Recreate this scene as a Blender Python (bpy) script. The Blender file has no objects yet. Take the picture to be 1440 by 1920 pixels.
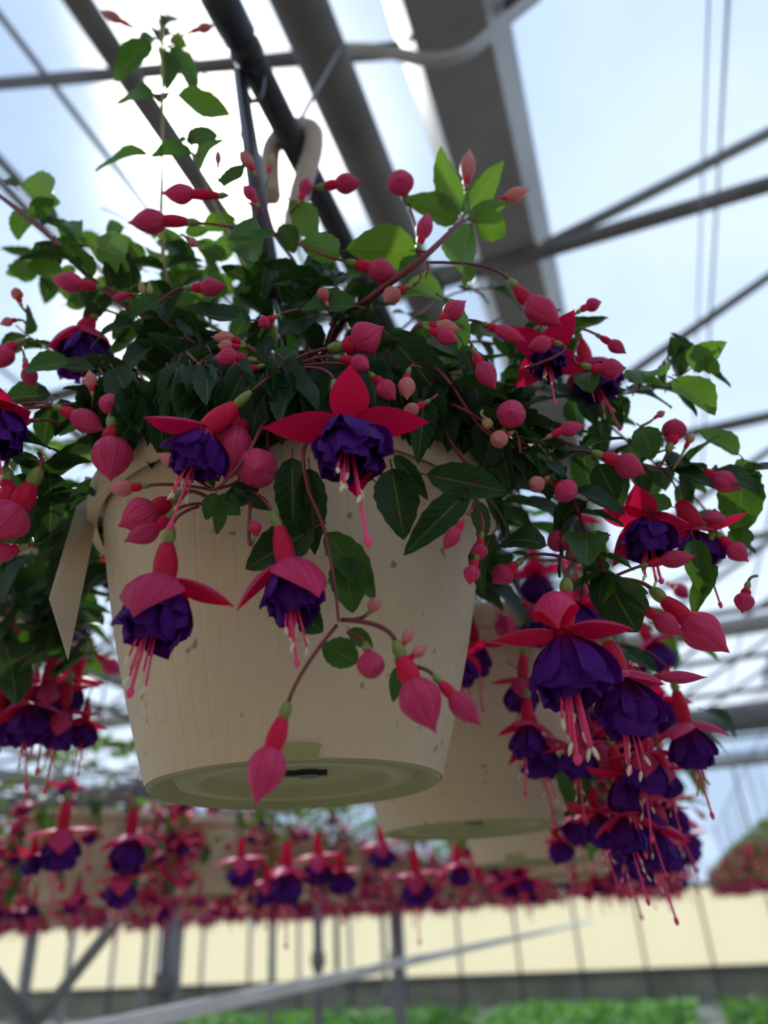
import bpy, math, random
from mathutils import Matrix, Vector, Quaternion
rnd = random.Random(7)
C = bpy.context.scene.collection
SC = bpy.context.scene
R = math.radians
V = Vector

# ------------------------------------------------------------------ camera, sky, sun, exposure
CAM = V((0, 0, 1.6))
PITCH, ROLL, LENS = 28.8, -3.4, 26.0
F = 1920 * LENS / 36.0
RM = Matrix.Rotation(R(90 + PITCH), 3, 'X') @ Matrix.Rotation(R(ROLL), 3, 'Z')
cd = bpy.data.cameras.new('camera'); cam = bpy.data.objects.new('camera', cd); C.objects.link(cam)
cam.location = CAM; cam.rotation_euler = RM.to_euler()
cd.sensor_fit = 'VERTICAL'; cd.sensor_height = 36; cd.sensor_width = 27; cd.lens = LENS
cd.clip_start = 0.01; cd.clip_end = 300
cd.dof.use_dof = True; cd.dof.focus_distance = 0.45; cd.dof.aperture_fstop = 4.0
SC.camera = cam
FWD = RM @ V((0, 0, -1))

def ray(px, py):
    return (RM @ V(((px - 720) / F, (960 - py) / F, -1)))
def at(px, py, Y):
    d = ray(px, py); return CAM + d * (Y / d.y)
def atdepth(px, py, dep):
    return CAM + ray(px, py) * dep
def depth(p):
    return (p - CAM).dot(FWD)
def pxm(p):
    return depth(p) / F          # metres per photograph pixel at p
def proj(p):
    q = RM.transposed() @ (p - CAM)
    return (720 + F * q.x / -q.z, 960 - F * q.y / -q.z)

w = bpy.data.worlds.new('sky'); SC.world = w; w.use_nodes = True
nt = w.node_tree; nt.nodes.clear()
wo = nt.nodes.new('ShaderNodeOutputWorld'); bg = nt.nodes.new('ShaderNodeBackground')
tc = nt.nodes.new('ShaderNodeTexCoord'); nz = nt.nodes.new('ShaderNodeTexNoise'); rp = nt.nodes.new('ShaderNodeValToRGB')
nz.inputs['Scale'].default_value = 2.2; nz.inputs['Detail'].default_value = 5
rp.color_ramp.elements[0].position = 0.40; rp.color_ramp.elements[0].color = (0.42, 0.61, 0.95, 1)
rp.color_ramp.elements[1].position = 0.62; rp.color_ramp.elements[1].color = (0.76, 0.87, 1.0, 1)
nt.links.new(tc.outputs['Generated'], nz.inputs['Vector']); nt.links.new(nz.outputs['Fac'], rp.inputs['Fac'])
bg.inputs['Strength'].default_value = 0.88
SUNDIR = ray(345, 345).normalized()
sp_ = nt.nodes.new('ShaderNodeSeparateXYZ'); nt.links.new(tc.outputs['Generated'], sp_.inputs[0])
hz = nt.nodes.new('ShaderNodeMapRange'); hz.inputs[1].default_value = .10; hz.inputs[2].default_value = .45; hz.inputs[3].default_value = .85; hz.inputs[4].default_value = 0
nt.links.new(sp_.outputs[2], hz.inputs[0])
hm = nt.nodes.new('ShaderNodeMix'); hm.data_type = 'RGBA'; nt.links.new(hz.outputs[0], hm.inputs[0]); nt.links.new(rp.outputs['Color'], hm.inputs[6]); hm.inputs[7].default_value = (.95, .97, 1.0, 1)
# hazy aureole of the sky around the sun
dt = nt.nodes.new('ShaderNodeVectorMath'); dt.operation = 'DOT_PRODUCT'
nt.links.new(tc.outputs['Generated'], dt.inputs[0]); dt.inputs[1].default_value = SUNDIR
def wm(op, a, b):
    x = nt.nodes.new('ShaderNodeMath'); x.operation = op
    for i, v in enumerate((a, b)):
        if isinstance(v, (int, float)): x.inputs[i].default_value = v
        else: nt.links.new(v, x.inputs[i])
    return x.outputs[0]
dm = wm('MAXIMUM', dt.outputs['Value'], 0.0)
halo = wm('ADD', wm('MULTIPLY', wm('POWER', dm, 60.0), .28), wm('MULTIPLY', wm('POWER', dm, 520.0), 7.0))
hb = nt.nodes.new('ShaderNodeBackground'); hb.inputs['Color'].default_value = (1, .97, .88, 1)
nt.links.new(halo, hb.inputs['Strength'])
ad = nt.nodes.new('ShaderNodeAddShader')
nt.links.new(hm.outputs[2], bg.inputs['Color']); nt.links.new(bg.outputs[0], ad.inputs[0]); nt.links.new(hb.outputs[0], ad.inputs[1])
nt.links.new(ad.outputs[0], wo.inputs['Surface'])

sd = bpy.data.lights.new('sun', 'SUN'); so = bpy.data.objects.new('sun', sd); C.objects.link(so)
sd.energy = 6.0; sd.angle = R(0.6); sd.color = (1.0, 0.96, 0.88)
so.rotation_euler = SUNDIR.to_track_quat('Z', 'Y').to_euler(); so.location = CAM + SUNDIR * 40
SC.view_settings.view_transform = 'Standard'; SC.view_settings.look = 'None'
SC.view_settings.gamma = 1.0; SC.view_settings.use_curve_mapping = False
SC.view_settings.exposure = 0.0

# ------------------------------------------------------------------ materials
def mat(name):
    m = bpy.data.materials.new(name); m.use_nodes = True
    n = m.node_tree.nodes; n.clear()
    o = n.new('ShaderNodeOutputMaterial')
    return m, n, m.node_tree.links, o
def node(n, t, **kw):
    x = n.new(t)
    for k, v in kw.items():
        if hasattr(x, k): setattr(x, k, v)
        else: x.inputs[k.replace('_', ' ')].default_value = v
    return x
def c4(c): return (c[0], c[1], c[2], 1)
def math_(n, l, op, a, b=None, c=None):
    x = n.new('ShaderNodeMath'); x.operation = op
    for i, v in enumerate((a, b, c)):
        if v is None: continue
        if isinstance(v, (int, float)): x.inputs[i].default_value = v
        else: l.new(v, x.inputs[i])
    return x.outputs[0]
def mixc(n, l, fac, a, b):
    x = n.new('ShaderNodeMix'); x.data_type = 'RGBA'
    if isinstance(fac, (int, float)): x.inputs[0].default_value = fac
    else: l.new(fac, x.inputs[0])
    for i, v in ((6, a), (7, b)):
        if isinstance(v, tuple): x.inputs[i].default_value = c4(v)
        else: l.new(v, x.inputs[i])
    return x.outputs[2]
def mat_plain(name, col, rough=0.5, noise=0.0, nscale=30, metallic=0.0, spec=0.5, bump=0.0):
    m, n, l, o = mat(name)
    p = n.new('ShaderNodeBsdfPrincipled'); p.inputs['Roughness'].default_value = rough
    p.inputs['Metallic'].default_value = metallic; p.inputs['Specular IOR Level'].default_value = spec
    if noise:
        t = n.new('ShaderNodeTexCoord'); z = n.new('ShaderNodeTexNoise'); z.inputs['Scale'].default_value = nscale
        z.inputs['Detail'].default_value = 4
        l.new(t.outputs['Object'], z.inputs['Vector'])
        dark = tuple(x * (1 - noise) for x in col); lite = tuple(min(1, x * (1 + noise)) for x in col)
        mr = n.new('ShaderNodeMapRange'); mr.inputs[1].default_value = .3; mr.inputs[2].default_value = .7
        l.new(z.outputs['Fac'], mr.inputs[0])
        l.new(mixc(n, l, mr.outputs[0], dark, lite), p.inputs['Base Color'])
        if bump:
            b = n.new('ShaderNodeBump'); b.inputs['Strength'].default_value = bump; b.inputs['Distance'].default_value = .01
            l.new(z.outputs['Fac'], b.inputs['Height']); l.new(b.outputs[0], p.inputs['Normal'])
    else:
        p.inputs['Base Color'].default_value = c4(col)
    l.new(p.outputs[0], o.inputs['Surface'])
    return m
def mat_petal(name, outer, inner, trans, veincol=None, veins=0, rough=0.45, tmix=0.3, basecol=None, pal=.05):
    """two-sided petal tissue: outer face / inner face colours, light passes through"""
    m, n, l, o = mat(name)
    g = n.new('ShaderNodeNewGeometry'); uv = n.new('ShaderNodeUVMap'); uv.uv_map = 'UVMap'
    sx = n.new('ShaderNodeSeparateXYZ'); l.new(uv.outputs[0], sx.inputs[0])
    oi = n.new('ShaderNodeObjectInfo')
    oc = outer
    if veincol:
        a = math_(n, l, 'MULTIPLY', sx.outputs[0], veins)
        f = math_(n, l, 'FRACT', a)
        d = math_(n, l, 'ABSOLUTE', math_(n, l, 'SUBTRACT', f, .5))
        line = n.new('ShaderNodeMapRange'); line.inputs[1].default_value = .445; line.inputs[2].default_value = .49
        l.new(d, line.inputs[0])
        mpv = n.new('ShaderNodeMapping'); mpv.inputs['Scale'].default_value = (46, 2.2, 1); l.new(uv.outputs[0], mpv.inputs[0])
        stn = n.new('ShaderNodeTexNoise'); stn.inputs['Scale'].default_value = 1.0; l.new(mpv.outputs[0], stn.inputs['Vector'])
        smr = n.new('ShaderNodeMapRange'); smr.inputs[1].default_value = .35; smr.inputs[2].default_value = .75; l.new(stn.outputs['Fac'], smr.inputs[0])
        pale = tuple(min(1, x * 1.12 + pal) for x in outer)
        oc0 = mixc(n, l, smr.outputs[0], outer, pale)
        oc = mixc(n, l, math_(n, l, 'MULTIPLY', line.outputs[0], .75), oc0, veincol)
    if basecol:
        mb = n.new('ShaderNodeMapRange'); mb.inputs[1].default_value = .05; mb.inputs[2].default_value = .5
        l.new(sx.outputs[1], mb.inputs[0])
        oc = mixc(n, l, mb.outputs[0], basecol, oc if not isinstance(oc, tuple) else outer)
        ic = mixc(n, l, mb.outputs[0], basecol, inner)
    else:
        ic = inner
    col = mixc(n, l, g.outputs['Backfacing'], oc, ic)
    hs = n.new('ShaderNodeHueSaturation')
    mr = n.new('ShaderNodeMapRange'); mr.inputs[3].default_value = .85; mr.inputs[4].default_value = 1.12
    l.new(oi.outputs['Random'], mr.inputs[0]); l.new(mr.outputs[0], hs.inputs['Value']); l.new(col, hs.inputs['Color'])
    p = n.new('ShaderNodeBsdfPrincipled'); p.inputs['Roughness'].default_value = rough
    p.inputs['Specular IOR Level'].default_value = .16
    l.new(hs.outputs[0], p.inputs['Base Color'])
    t = n.new('ShaderNodeBsdfTranslucent'); t.inputs['Color'].default_value = c4(trans)
    ms = n.new('ShaderNodeMixShader'); ms.inputs[0].default_value = tmix
    l.new(p.outputs[0], ms.inputs[1]); l.new(t.outputs[0], ms.inputs[2]); l.new(ms.outputs[0], o.inputs['Surface'])
    return m
def mat_leaf(name, top, under, trans, tmix=.4):
    m, n, l, o = mat(name)
    g = n.new('ShaderNodeNewGeometry'); uv = n.new('ShaderNodeUVMap'); uv.uv_map = 'UVMap'
    sx = n.new('ShaderNodeSeparateXYZ'); l.new(uv.outputs[0], sx.inputs[0])
    oi = n.new('ShaderNodeObjectInfo')
    au = math_(n, l, 'ABSOLUTE', math_(n, l, 'SUBTRACT', sx.outputs[0], .5))       # 0..0.5
    rib = n.new('ShaderNodeMapRange'); rib.inputs[1].default_value = .035; rib.inputs[2].default_value = .01
    l.new(au, rib.inputs[0])
    q = math_(n, l, 'FRACT', math_(n, l, 'MULTIPLY', math_(n, l, 'SUBTRACT', sx.outputs[1], math_(n, l, 'MULTIPLY', au, .5)), 8))
    sv = n.new('ShaderNodeMapRange'); sv.inputs[1].default_value = .42; sv.inputs[2].default_value = .5
    l.new(math_(n, l, 'ABSOLUTE', math_(n, l, 'SUBTRACT', q, .5)), sv.inputs[0])
    vein = math_(n, l, 'MAXIMUM', rib.outputs[0], math_(n, l, 'MULTIPLY', sv.outputs[0], .35))
    col = mixc(n, l, g.outputs['Backfacing'], top, under)
    col = mixc(n, l, math_(n, l, 'MULTIPLY', vein, .5), col, (.22, .25, .09))
    hs = n.new('ShaderNodeHueSaturation')
    mr = n.new('ShaderNodeMapRange'); mr.inputs[3].default_value = .7; mr.inputs[4].default_value = 1.3
    l.new(oi.outputs['Random'], mr.inputs[0]); l.new(mr.outputs[0], hs.inputs['Value']); l.new(col, hs.inputs['Color'])
    p = n.new('ShaderNodeBsdfPrincipled'); p.inputs['Roughness'].default_value = .45; p.inputs['Specular IOR Level'].default_value = .22
    l.new(hs.outputs[0], p.inputs['Base Color'])
    b = n.new('ShaderNodeBump'); b.inputs['Strength'].default_value = .35; b.inputs['Distance'].default_value = .002; b.invert = True
    l.new(vein, b.inputs['Height']); l.new(b.outputs[0], p.inputs['Normal'])
    t = n.new('ShaderNodeBsdfTranslucent')
    l.new(mixc(n, l, math_(n, l, 'MULTIPLY', vein, .6), trans, (.35, .25, .08)), t.inputs['Color'])
    ms = n.new('ShaderNodeMixShader'); ms.inputs[0].default_value = tmix
    l.new(p.outputs[0], ms.inputs[1]); l.new(t.outputs[0], ms.inputs[2]); l.new(ms.outputs[0], o.inputs['Surface'])
    return m

M = {}
M['sepal'] = mat_petal('sepal tissue', (.62, .034, .15), (.76, .004, .07), (.78, .012, .09), (.27, .004, .05), 5, tmix=.28, pal=.035)
M['bud'] = mat_petal('bud skin', (.58, .034, .14), (.5, .03, .1), (.8, .03, .1), (.26, .006, .05), 8, tmix=.22, pal=.04)
M['budpale'] = mat_petal('pale bud skin', (.60, .20, .19), (.5, .25, .2), (.75, .2, .12), (.42, .04, .06), 8, tmix=.22)
M['budgreen'] = mat_petal('green bud skin', (.42, .33, .14), (.4, .3, .15), (.6, .35, .1), (.42, .10, .06), 8, tmix=.22)
M['tube'] = mat_petal('calyx tube', (.60, .006, .06), (.6, .01, .05), (.8, .008, .06), (.38, .003, .035), 8, tmix=.2, pal=.02)
M['petal'] = mat_petal('purple petal', (.066, .004, .185), (.058, .004, .165), (.15, .005, .22), (.03, .002, .09), 6, rough=.65, tmix=.22, basecol=(.26, .006, .12), pal=.008)
M['ovary'] = mat_plain('ovary green', (.17, .22, .04), .4, .15, 60)
M['filament'] = mat_plain('pink filament', (.78, .035, .17), .4)
M['anther'] = mat_plain('cream anther', (.72, .62, .42), .6, .2, 300)
M['stalk'] = mat_plain('red stalk', (.17, .022, .028), .45, .3, 25)
M['stalkgreen'] = mat_plain('green stalk', (.30, .26, .09), .45, .3, 25)
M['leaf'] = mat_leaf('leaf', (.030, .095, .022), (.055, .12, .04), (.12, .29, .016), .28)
M['leafshade'] = mat_leaf('shaded leaf', (.012, .040, .013), (.020, .048, .020), (.05, .14, .015), .22)  # same leaf, darker: shade of the crown put into the colour
M['leaflit'] = mat_leaf('sunlit leaf', (.05, .145, .02), (.075, .17, .04), (.175, .35, .018), .40)  # same leaf, lighter: sunlight from behind put into the colour
M['soil'] = mat_plain('soil', (.035, .025, .018), .95, .5, 60, bump=.6)
M['black'] = mat_plain('black plastic', (.012, .012, .018), .35)
M['blackpipe'] = mat_plain('black pipe', (.010, .011, .018), .45, .3, 8)
M['steel'] = mat_plain('galvanised steel', (.24, .245, .25), .55, .25, 5, metallic=.25)
M['steeldark'] = mat_plain('weathered steel', (.13, .125, .12), .6, .3, 4, metallic=.15)
M['gutter'] = mat_plain('gutter sheet', (.25, .25, .245), .5, .2, 3, metallic=.2)
M['gutterlip'] = mat_plain('gutter lip', (.36, .35, .33), .45, .15, 3, metallic=.3)
M['whitepaint'] = mat_plain('white paint', (.86, .87, .84), .45, .1, 4)
M['tag'] = mat_plain('card tag', (.55, .48, .36), .7, .1, 20)
M['strap'] = mat_plain('beige plastic', (.42, .34, .27), .5, .15, 30)
M['wire'] = mat_plain('thin wire', (.32, .34, .36), .5)
M['concrete'] = mat_plain('concrete floor', (.24, .225, .20), .85, .25, 1.2)
M['knee'] = mat_plain('knee wall', (.26, .25, .18), .8, .25, 1.5)
M['fillwall'] = mat_plain('fill blocking wall', (.34, .27, .19), .9, .3, 6)  # brown of the unseen wall added behind the camera
M['bedleaf'] = mat_leaf('bed foliage', (.08, .23, .04), (.1, .25, .06), (.2, .5, .05), .3)

def mat_pot():
    m, n, l, o = mat('cream moulded pot')
    uv = n.new('ShaderNodeUVMap'); uv.uv_map = 'UVMap'
    mp = n.new('ShaderNodeMapping'); mp.inputs['Scale'].default_value = (1, 1, 1)
    l.new(uv.outputs[0], mp.inputs[0])
    sep = n.new('ShaderNodeSeparateXYZ'); l.new(uv.outputs[0], sep.inputs[0])
    # woven dashes: vertical ribs broken in staggered courses
    cols = math_(n, l, 'MULTIPLY', sep.outputs[0], 64)
    odd = math_(n, l, 'MODULO', math_(n, l, 'FLOOR', cols), 2)
    rows = math_(n, l, 'ADD', math_(n, l, 'MULTIPLY', sep.outputs[1], 7), math_(n, l, 'MULTIPLY', odd, .5))
    fx = math_(n, l, 'ABSOLUTE', math_(n, l, 'SUBTRACT', math_(n, l, 'FRACT', cols), .5))
    fy = math_(n, l, 'ABSOLUTE', math_(n, l, 'SUBTRACT', math_(n, l, 'FRACT', rows), .5))
    ex = n.new('ShaderNodeMapRange'); ex.inputs[1].default_value = .5; ex.inputs[2].default_value = .36; l.new(fx, ex.inputs[0])
    ey = n.new('ShaderNodeMapRange'); ey.inputs[1].default_value = .5; ey.inputs[2].default_value = .40; l.new(fy, ey.inputs[0])
    h = math_(n, l, 'MULTIPLY', ex.outputs[0], ey.outputs[0])
    t = n.new('ShaderNodeTexCoord'); z = n.new('ShaderNodeTexNoise'); z.inputs['Scale'].default_value = 9; z.inputs['Detail'].default_value = 6
    l.new(t.outputs['Object'], z.inputs['Vector'])
    sp = n.new('ShaderNodeTexNoise'); sp.inputs['Scale'].default_value = 95; sp.inputs['Detail'].default_value = 1
    l.new(t.outputs['Object'], sp.inputs['Vector'])
    spk = n.new('ShaderNodeMapRange'); spk.inputs[1].default_value = .70; spk.inputs[2].default_value = .76; l.new(sp.outputs['Fac'], spk.inputs[0])
    base = mixc(n, l, z.outputs['Fac'], (.60, .46, .29), (.69, .56, .385))
    base = mixc(n, l, math_(n, l, 'MULTIPLY', spk.outputs[0], .7), base, (.16, .10, .06))
    p = n.new('ShaderNodeBsdfPrincipled'); p.inputs['Roughness'].default_value = .5; p.inputs['Specular IOR Level'].default_value = .3
    l.new(base, p.inputs['Base Color'])
    b = n.new('ShaderNodeBump'); b.inputs['Strength'].default_value = .30; b.inputs['Distance'].default_value = .0012
    l.new(h, b.inputs['Height']); l.new(b.outputs[0], p.inputs['Normal'])
    tr = n.new('ShaderNodeBsdfTranslucent'); tr.inputs['Color'].default_value = (.7, .55, .35, 1)
    ms = n.new('ShaderNodeMixShader'); ms.inputs[0].default_value = .06
    l.new(p.outputs[0], ms.inputs[1]); l.new(tr.outputs[0], ms.inputs[2]); l.new(ms.outputs[0], o.inputs['Surface'])
    return m
M['pot'] = mat_pot()
M['potbase'] = mat_plain('olive bounce-tinted base', (.33, .31, .13), .5, .12, 12)  # underside of the pot, green bounce light put into the colour

def mat_panel(name, tint, tfac, trans, glow):
    m, n, l, o = mat(name)
    t = n.new('ShaderNodeTexCoord'); z = n.new('ShaderNodeTexNoise'); z.inputs['Scale'].default_value = 1.1; z.inputs['Detail'].default_value = 6
    l.new(t.outputs['Object'], z.inputs['Vector'])
    dirt = mixc(n, l, z.outputs['Fac'], tuple(x * .80 for x in tint), tint)
    a = n.new('ShaderNodeBsdfTransparent'); l.new(dirt, a.inputs[0])
    b = n.new('ShaderNodeBsdfTranslucent'); b.inputs[0].default_value = c4(trans)
    g = n.new('ShaderNodeBsdfRefraction'); g.inputs['Roughness'].default_value = .95; g.inputs['IOR'].default_value = 1.10
    g.inputs['Color'].default_value = (1, .97, .9, 1)
    m1 = n.new('ShaderNodeMixShader'); m1.inputs[0].default_value = tfac
    m2 = n.new('ShaderNodeMixShader'); m2.inputs[0].default_value = glow
    l.new(a.outputs[0], m1.inputs[1]); l.new(b.outputs[0], m1.inputs[2])
    l.new(m1.outputs[0], m2.inputs[1]); l.new(g.outputs[0], m2.inputs[2]); l.new(m2.outputs[0], o.inputs['Surface'])
    return m
M['panel'] = mat_panel('polycarbonate glazing', (.84, .92, 1.0), .28, (.62, .76, .95), .08)
M['yellow'] = mat_plain('yellow sheeting', (.86, .76, .44), .7, .06, 1)
def _yellow():
    m, n, l, o = mat('yellow translucent sheeting')
    t = n.new('ShaderNodeBsdfTranslucent'); t.inputs[0].default_value = (1.0, .96, .80, 1)
    d = n.new('ShaderNodeBsdfDiffuse'); d.inputs[0].default_value = (.96, .92, .74, 1)
    ms = n.new('ShaderNodeMixShader'); ms.inputs[0].default_value = .62
    l.new(d.outputs[0], ms.inputs[1]); l.new(t.outputs[0], ms.inputs[2]); l.new(ms.outputs[0], o.inputs['Surface'])
    return m
M['yellow'] = _yellow()

# ------------------------------------------------------------------ mesh and object helpers
WM = {}
def mesh(name, verts, faces, mats, uvs=None, midx=None, smooth=True):
    me = bpy.data.meshes.new(name); me.from_pydata([tuple(v) for v in verts], [], faces)
    for k in mats: me.materials.append(M[k])
    if smooth: me.polygons.foreach_set('use_smooth', [True] * len(me.polygons))
    if midx: me.polygons.foreach_set('material_index', midx)
    if uvs:
        ul = me.uv_layers.new(name='UVMap')
        ul.data.foreach_set('uv', [c for f in faces for i in f for c in uvs[i]])
    me.update()
    return me
def obj(name, me, parent=None, W=None, **props):
    o = bpy.data.objects.new(name, me); C.objects.link(o)
    W = W or Matrix.Identity(4); WM[o] = W
    if parent is not None:
        o.parent = parent; o.matrix_parent_inverse = WM[parent].inverted()
    o.matrix_basis = W
    for k, v in props.items(): o[k] = v
    return o
def empty(name, loc, label, cat, group=None):
    o = obj(name, None, None, Matrix.Translation(loc)); o.empty_display_size = .05
    o['label'] = label; o['category'] = cat
    if group: o['group'] = group
    return o
def grid(nu, nv, fn, close=False):
    vs, uv, fs = [], [], []
    for j in range(nv + 1):
        for i in range(nu + 1):
            u, v = i / nu, j / nv
            vs.append(fn(u, v)); uv.append((u, v))
    for j in range(nv):
        for i in range(nu):
            a = j * (nu + 1) + i
            fs.append((a, a + 1, a + nu + 2, a + nu + 1))
    return vs, fs, uv
class MB:
    def __init__(s): s.v, s.f, s.uv, s.mi = [], [], [], []
    def add(s, vfu, mi=0, T=None):
        v, f, uv = vfu; b = len(s.v)
        s.v += [T @ V(p) if T else V(p) for p in v]; s.uv += uv
        s.f += [tuple(i + b for i in q) for q in f]; s.mi += [mi] * len(f)
        return s
    def mesh(s, name, mats, smooth=True): return mesh(name, s.v, s.f, mats, s.uv, s.mi, smooth)
def frame(d, n):
    """local Y along d, local Z towards n"""
    y = d.normalized(); z = n - y * n.dot(y)
    if z.length < 1e-5: z = y.orthogonal()
    z.normalize(); x = y.cross(z)
    return x, y, z
def xform(loc, d, n, s):
    x, y, z = frame(d, n)
    m = Matrix.Identity(4)
    for i, (a, k) in enumerate(((x, s[0]), (y, s[1]), (z, s[2]))):
        for r in range(3): m[r][i] = a[r] * k
    m.translation = loc
    return m
def tubegeo(pts, rad, sides=6, caps=True):
    pts = [V(p) for p in pts]; n = len(pts)
    rr = rad if isinstance(rad, (list, tuple)) else [rad] * n
    vs, fs, uv = [], [], []
    t0 = (pts[1] - pts[0]).normalized(); nrm = t0.orthogonal().normalized()
    for i, p in enumerate(pts):
        t = (pts[min(i + 1, n - 1)] - pts[max(i - 1, 0)]).normalized()
        nrm = (nrm - t * nrm.dot(t)).normalized(); bn = t.cross(nrm)
        for k in range(sides):
            a = 2 * math.pi * k / sides
            vs.append(p + (nrm * math.cos(a) + bn * math.sin(a)) * rr[i]); uv.append((k / sides, i / (n - 1)))
    for i in range(n - 1):
        for k in range(sides):
            a, b = i * sides + k, i * sides + (k + 1) % sides
            fs.append((a, b, b + sides, a + sides))
    if caps:
        fs.append(tuple(range(sides))[::-1]); fs.append(tuple(range((n - 1) * sides, n * sides)))
    return vs, fs, uv
def bez(a, b, c, n=8, d=None):
    out = []
    for i in range(n + 1):
        t = i / n
        if d is None: out.append(a * (1 - t) ** 2 + b * 2 * t * (1 - t) + c * t * t)
        else: out.append(a * (1 - t) ** 3 + b * 3 * t * (1 - t) ** 2 + c * 3 * t * t * (1 - t) + d * t ** 3)
    return out
def tube(name, pts, rad, m, parent=None, sides=8, W=None, **pr):
    return obj(name, MB().add(tubegeo(pts, rad, sides)).mesh(name, [m]), parent, W, **pr)
def boxgeo(c, hx, hy, hz):
    """box with half axes given as vectors"""
    vs = [c + hx * a + hy * b + hz * d for a in (-1, 1) for b in (-1, 1) for d in (-1, 1)]
    fs = [(0, 1, 3, 2), (4, 6, 7, 5), (0, 4, 5, 1), (2, 3, 7, 6), (0, 2, 6, 4), (1, 5, 7, 3)]
    return vs, fs, [(0, 0)] * 8
def lathe(prof, nu):
    return grid(nu, len(prof) - 1, lambda u, v: (prof[round(v * (len(prof) - 1))][0] * math.cos(2 * math.pi * u),
                                                 prof[round(v * (len(prof) - 1))][0] * math.sin(2 * math.pi * u),
                                                 prof[round(v * (len(prof) - 1))][1]))
def struct(name, me, parent=None, W=None, label=None):
    o = obj(name, me, parent, W)
    if parent is None:
        o['kind'] = 'structure'
        if label: o['label'] = label
    return o
UP = V((0, 0, 1))

# ------------------------------------------------------------------ the greenhouse: axes
VP = (1270, 1689)
G = ray(*VP); G.z = 0; G.normalize()           # along the bay
L = V((G.y, -G.x, 0))                           # to the right, across the bay
def gl(s, t, z): return CAM + G * s + L * t + UP * z
def st(p): q = p - CAM; return q.dot(G), q.dot(L), q.z
POT_Y = .534
POTB = at(556, 1481, POT_Y)                      # centre of the pot's underside
RB, RT, PH = .0995, .156, .212
S0, T0, Z0 = st(POTB)

# floor, end wall
EW = 17.0
ZF = -1.6
def plane(name, m, a, b, c, d, label):
    return struct(name, mesh(name, [a, b, c, d], [(0, 1, 2, 3)], [m], [(0, 0), (1, 0), (1, 1), (0, 1)], smooth=False), label=label)
plane('floor', 'concrete', gl(-6, -26, ZF), gl(-6, 12, ZF), gl(EW + .4, 12, ZF), gl(EW + .4, -26, ZF), 'grey concrete greenhouse floor')
wall = struct('wall_end', MB().add(boxgeo(gl(EW + .15, -7, ZF + .22), L * 19, G * .1, UP * .25)).mesh('wall_end', ['knee'], False),
              label='low grey knee wall across the far end of the greenhouse')
pane = MB().add(boxgeo(V((0, 0, 0)), L * .58, G * .008, UP * .68)).mesh('sheet', ['yellow'], False)
panew = MB().add(boxgeo(V((0, 0, 0)), L * .58, G * .008, UP * 1.45)).mesh('upper_pane', ['panel'], False)
postm = MB().add(boxgeo(V((0, 0, 0)), L * .02, G * .04, UP * 2.05)).mesh('wall_post', ['steeldark'], False)
for i in range(31):
    t = -25.4 + i * 1.2
    obj('sheet', pane, wall, Matrix.Translation(gl(EW + .15, t, ZF + 1.16)))
    obj('upper_pane', panew, wall, Matrix.Translation(gl(EW + .15, t, ZF + 3.30)))
    obj('wall_post', postm, wall, Matrix.Translation(gl(EW + .05, t + .6, ZF + 2.05)))
obj('wall_rail', MB().add(boxgeo(gl(EW + .04, -7, ZF + .50), L * 19, G * .05, UP * .04)).add(boxgeo(gl(EW + .04, -7, ZF + 1.86), L * 19, G * .05, UP * .05)).mesh('wall_rail', ['steeldark'], False), wall)

# unseen back wall and glazed side walls, added to cut the fill light
plane('wall_back', 'fillwall', gl(-5.5, -26, ZF), gl(-5.5, 12, ZF), gl(-5.5, 12, ZF + 4.6), gl(-5.5, -26, ZF + 4.6), 'unseen brown wall added behind the viewpoint to block fill')
for nm, t in (('wall_left', -26), ('wall_right', 12)):
    wl = struct(nm, MB().add(boxgeo(gl(6, t, ZF + .3), L * .1, G * 12, UP * .3)).mesh(nm, ['knee'], False), label=('unseen low grey knee wall added far off on the ' + nm[5:] + ' side'))
    for i in range(8):
        c = gl(-4 + i * 3, t, ZF + 2.4)
        obj('side_pane', mesh('side_pane', [c - G * 1.5 - UP * 1.8, c + G * 1.5 - UP * 1.8, c + G * 1.5 + UP * 1.8, c - G * 1.5 + UP * 1.8], [(0, 1, 2, 3)], ['panel'], smooth=False), wl)
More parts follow.
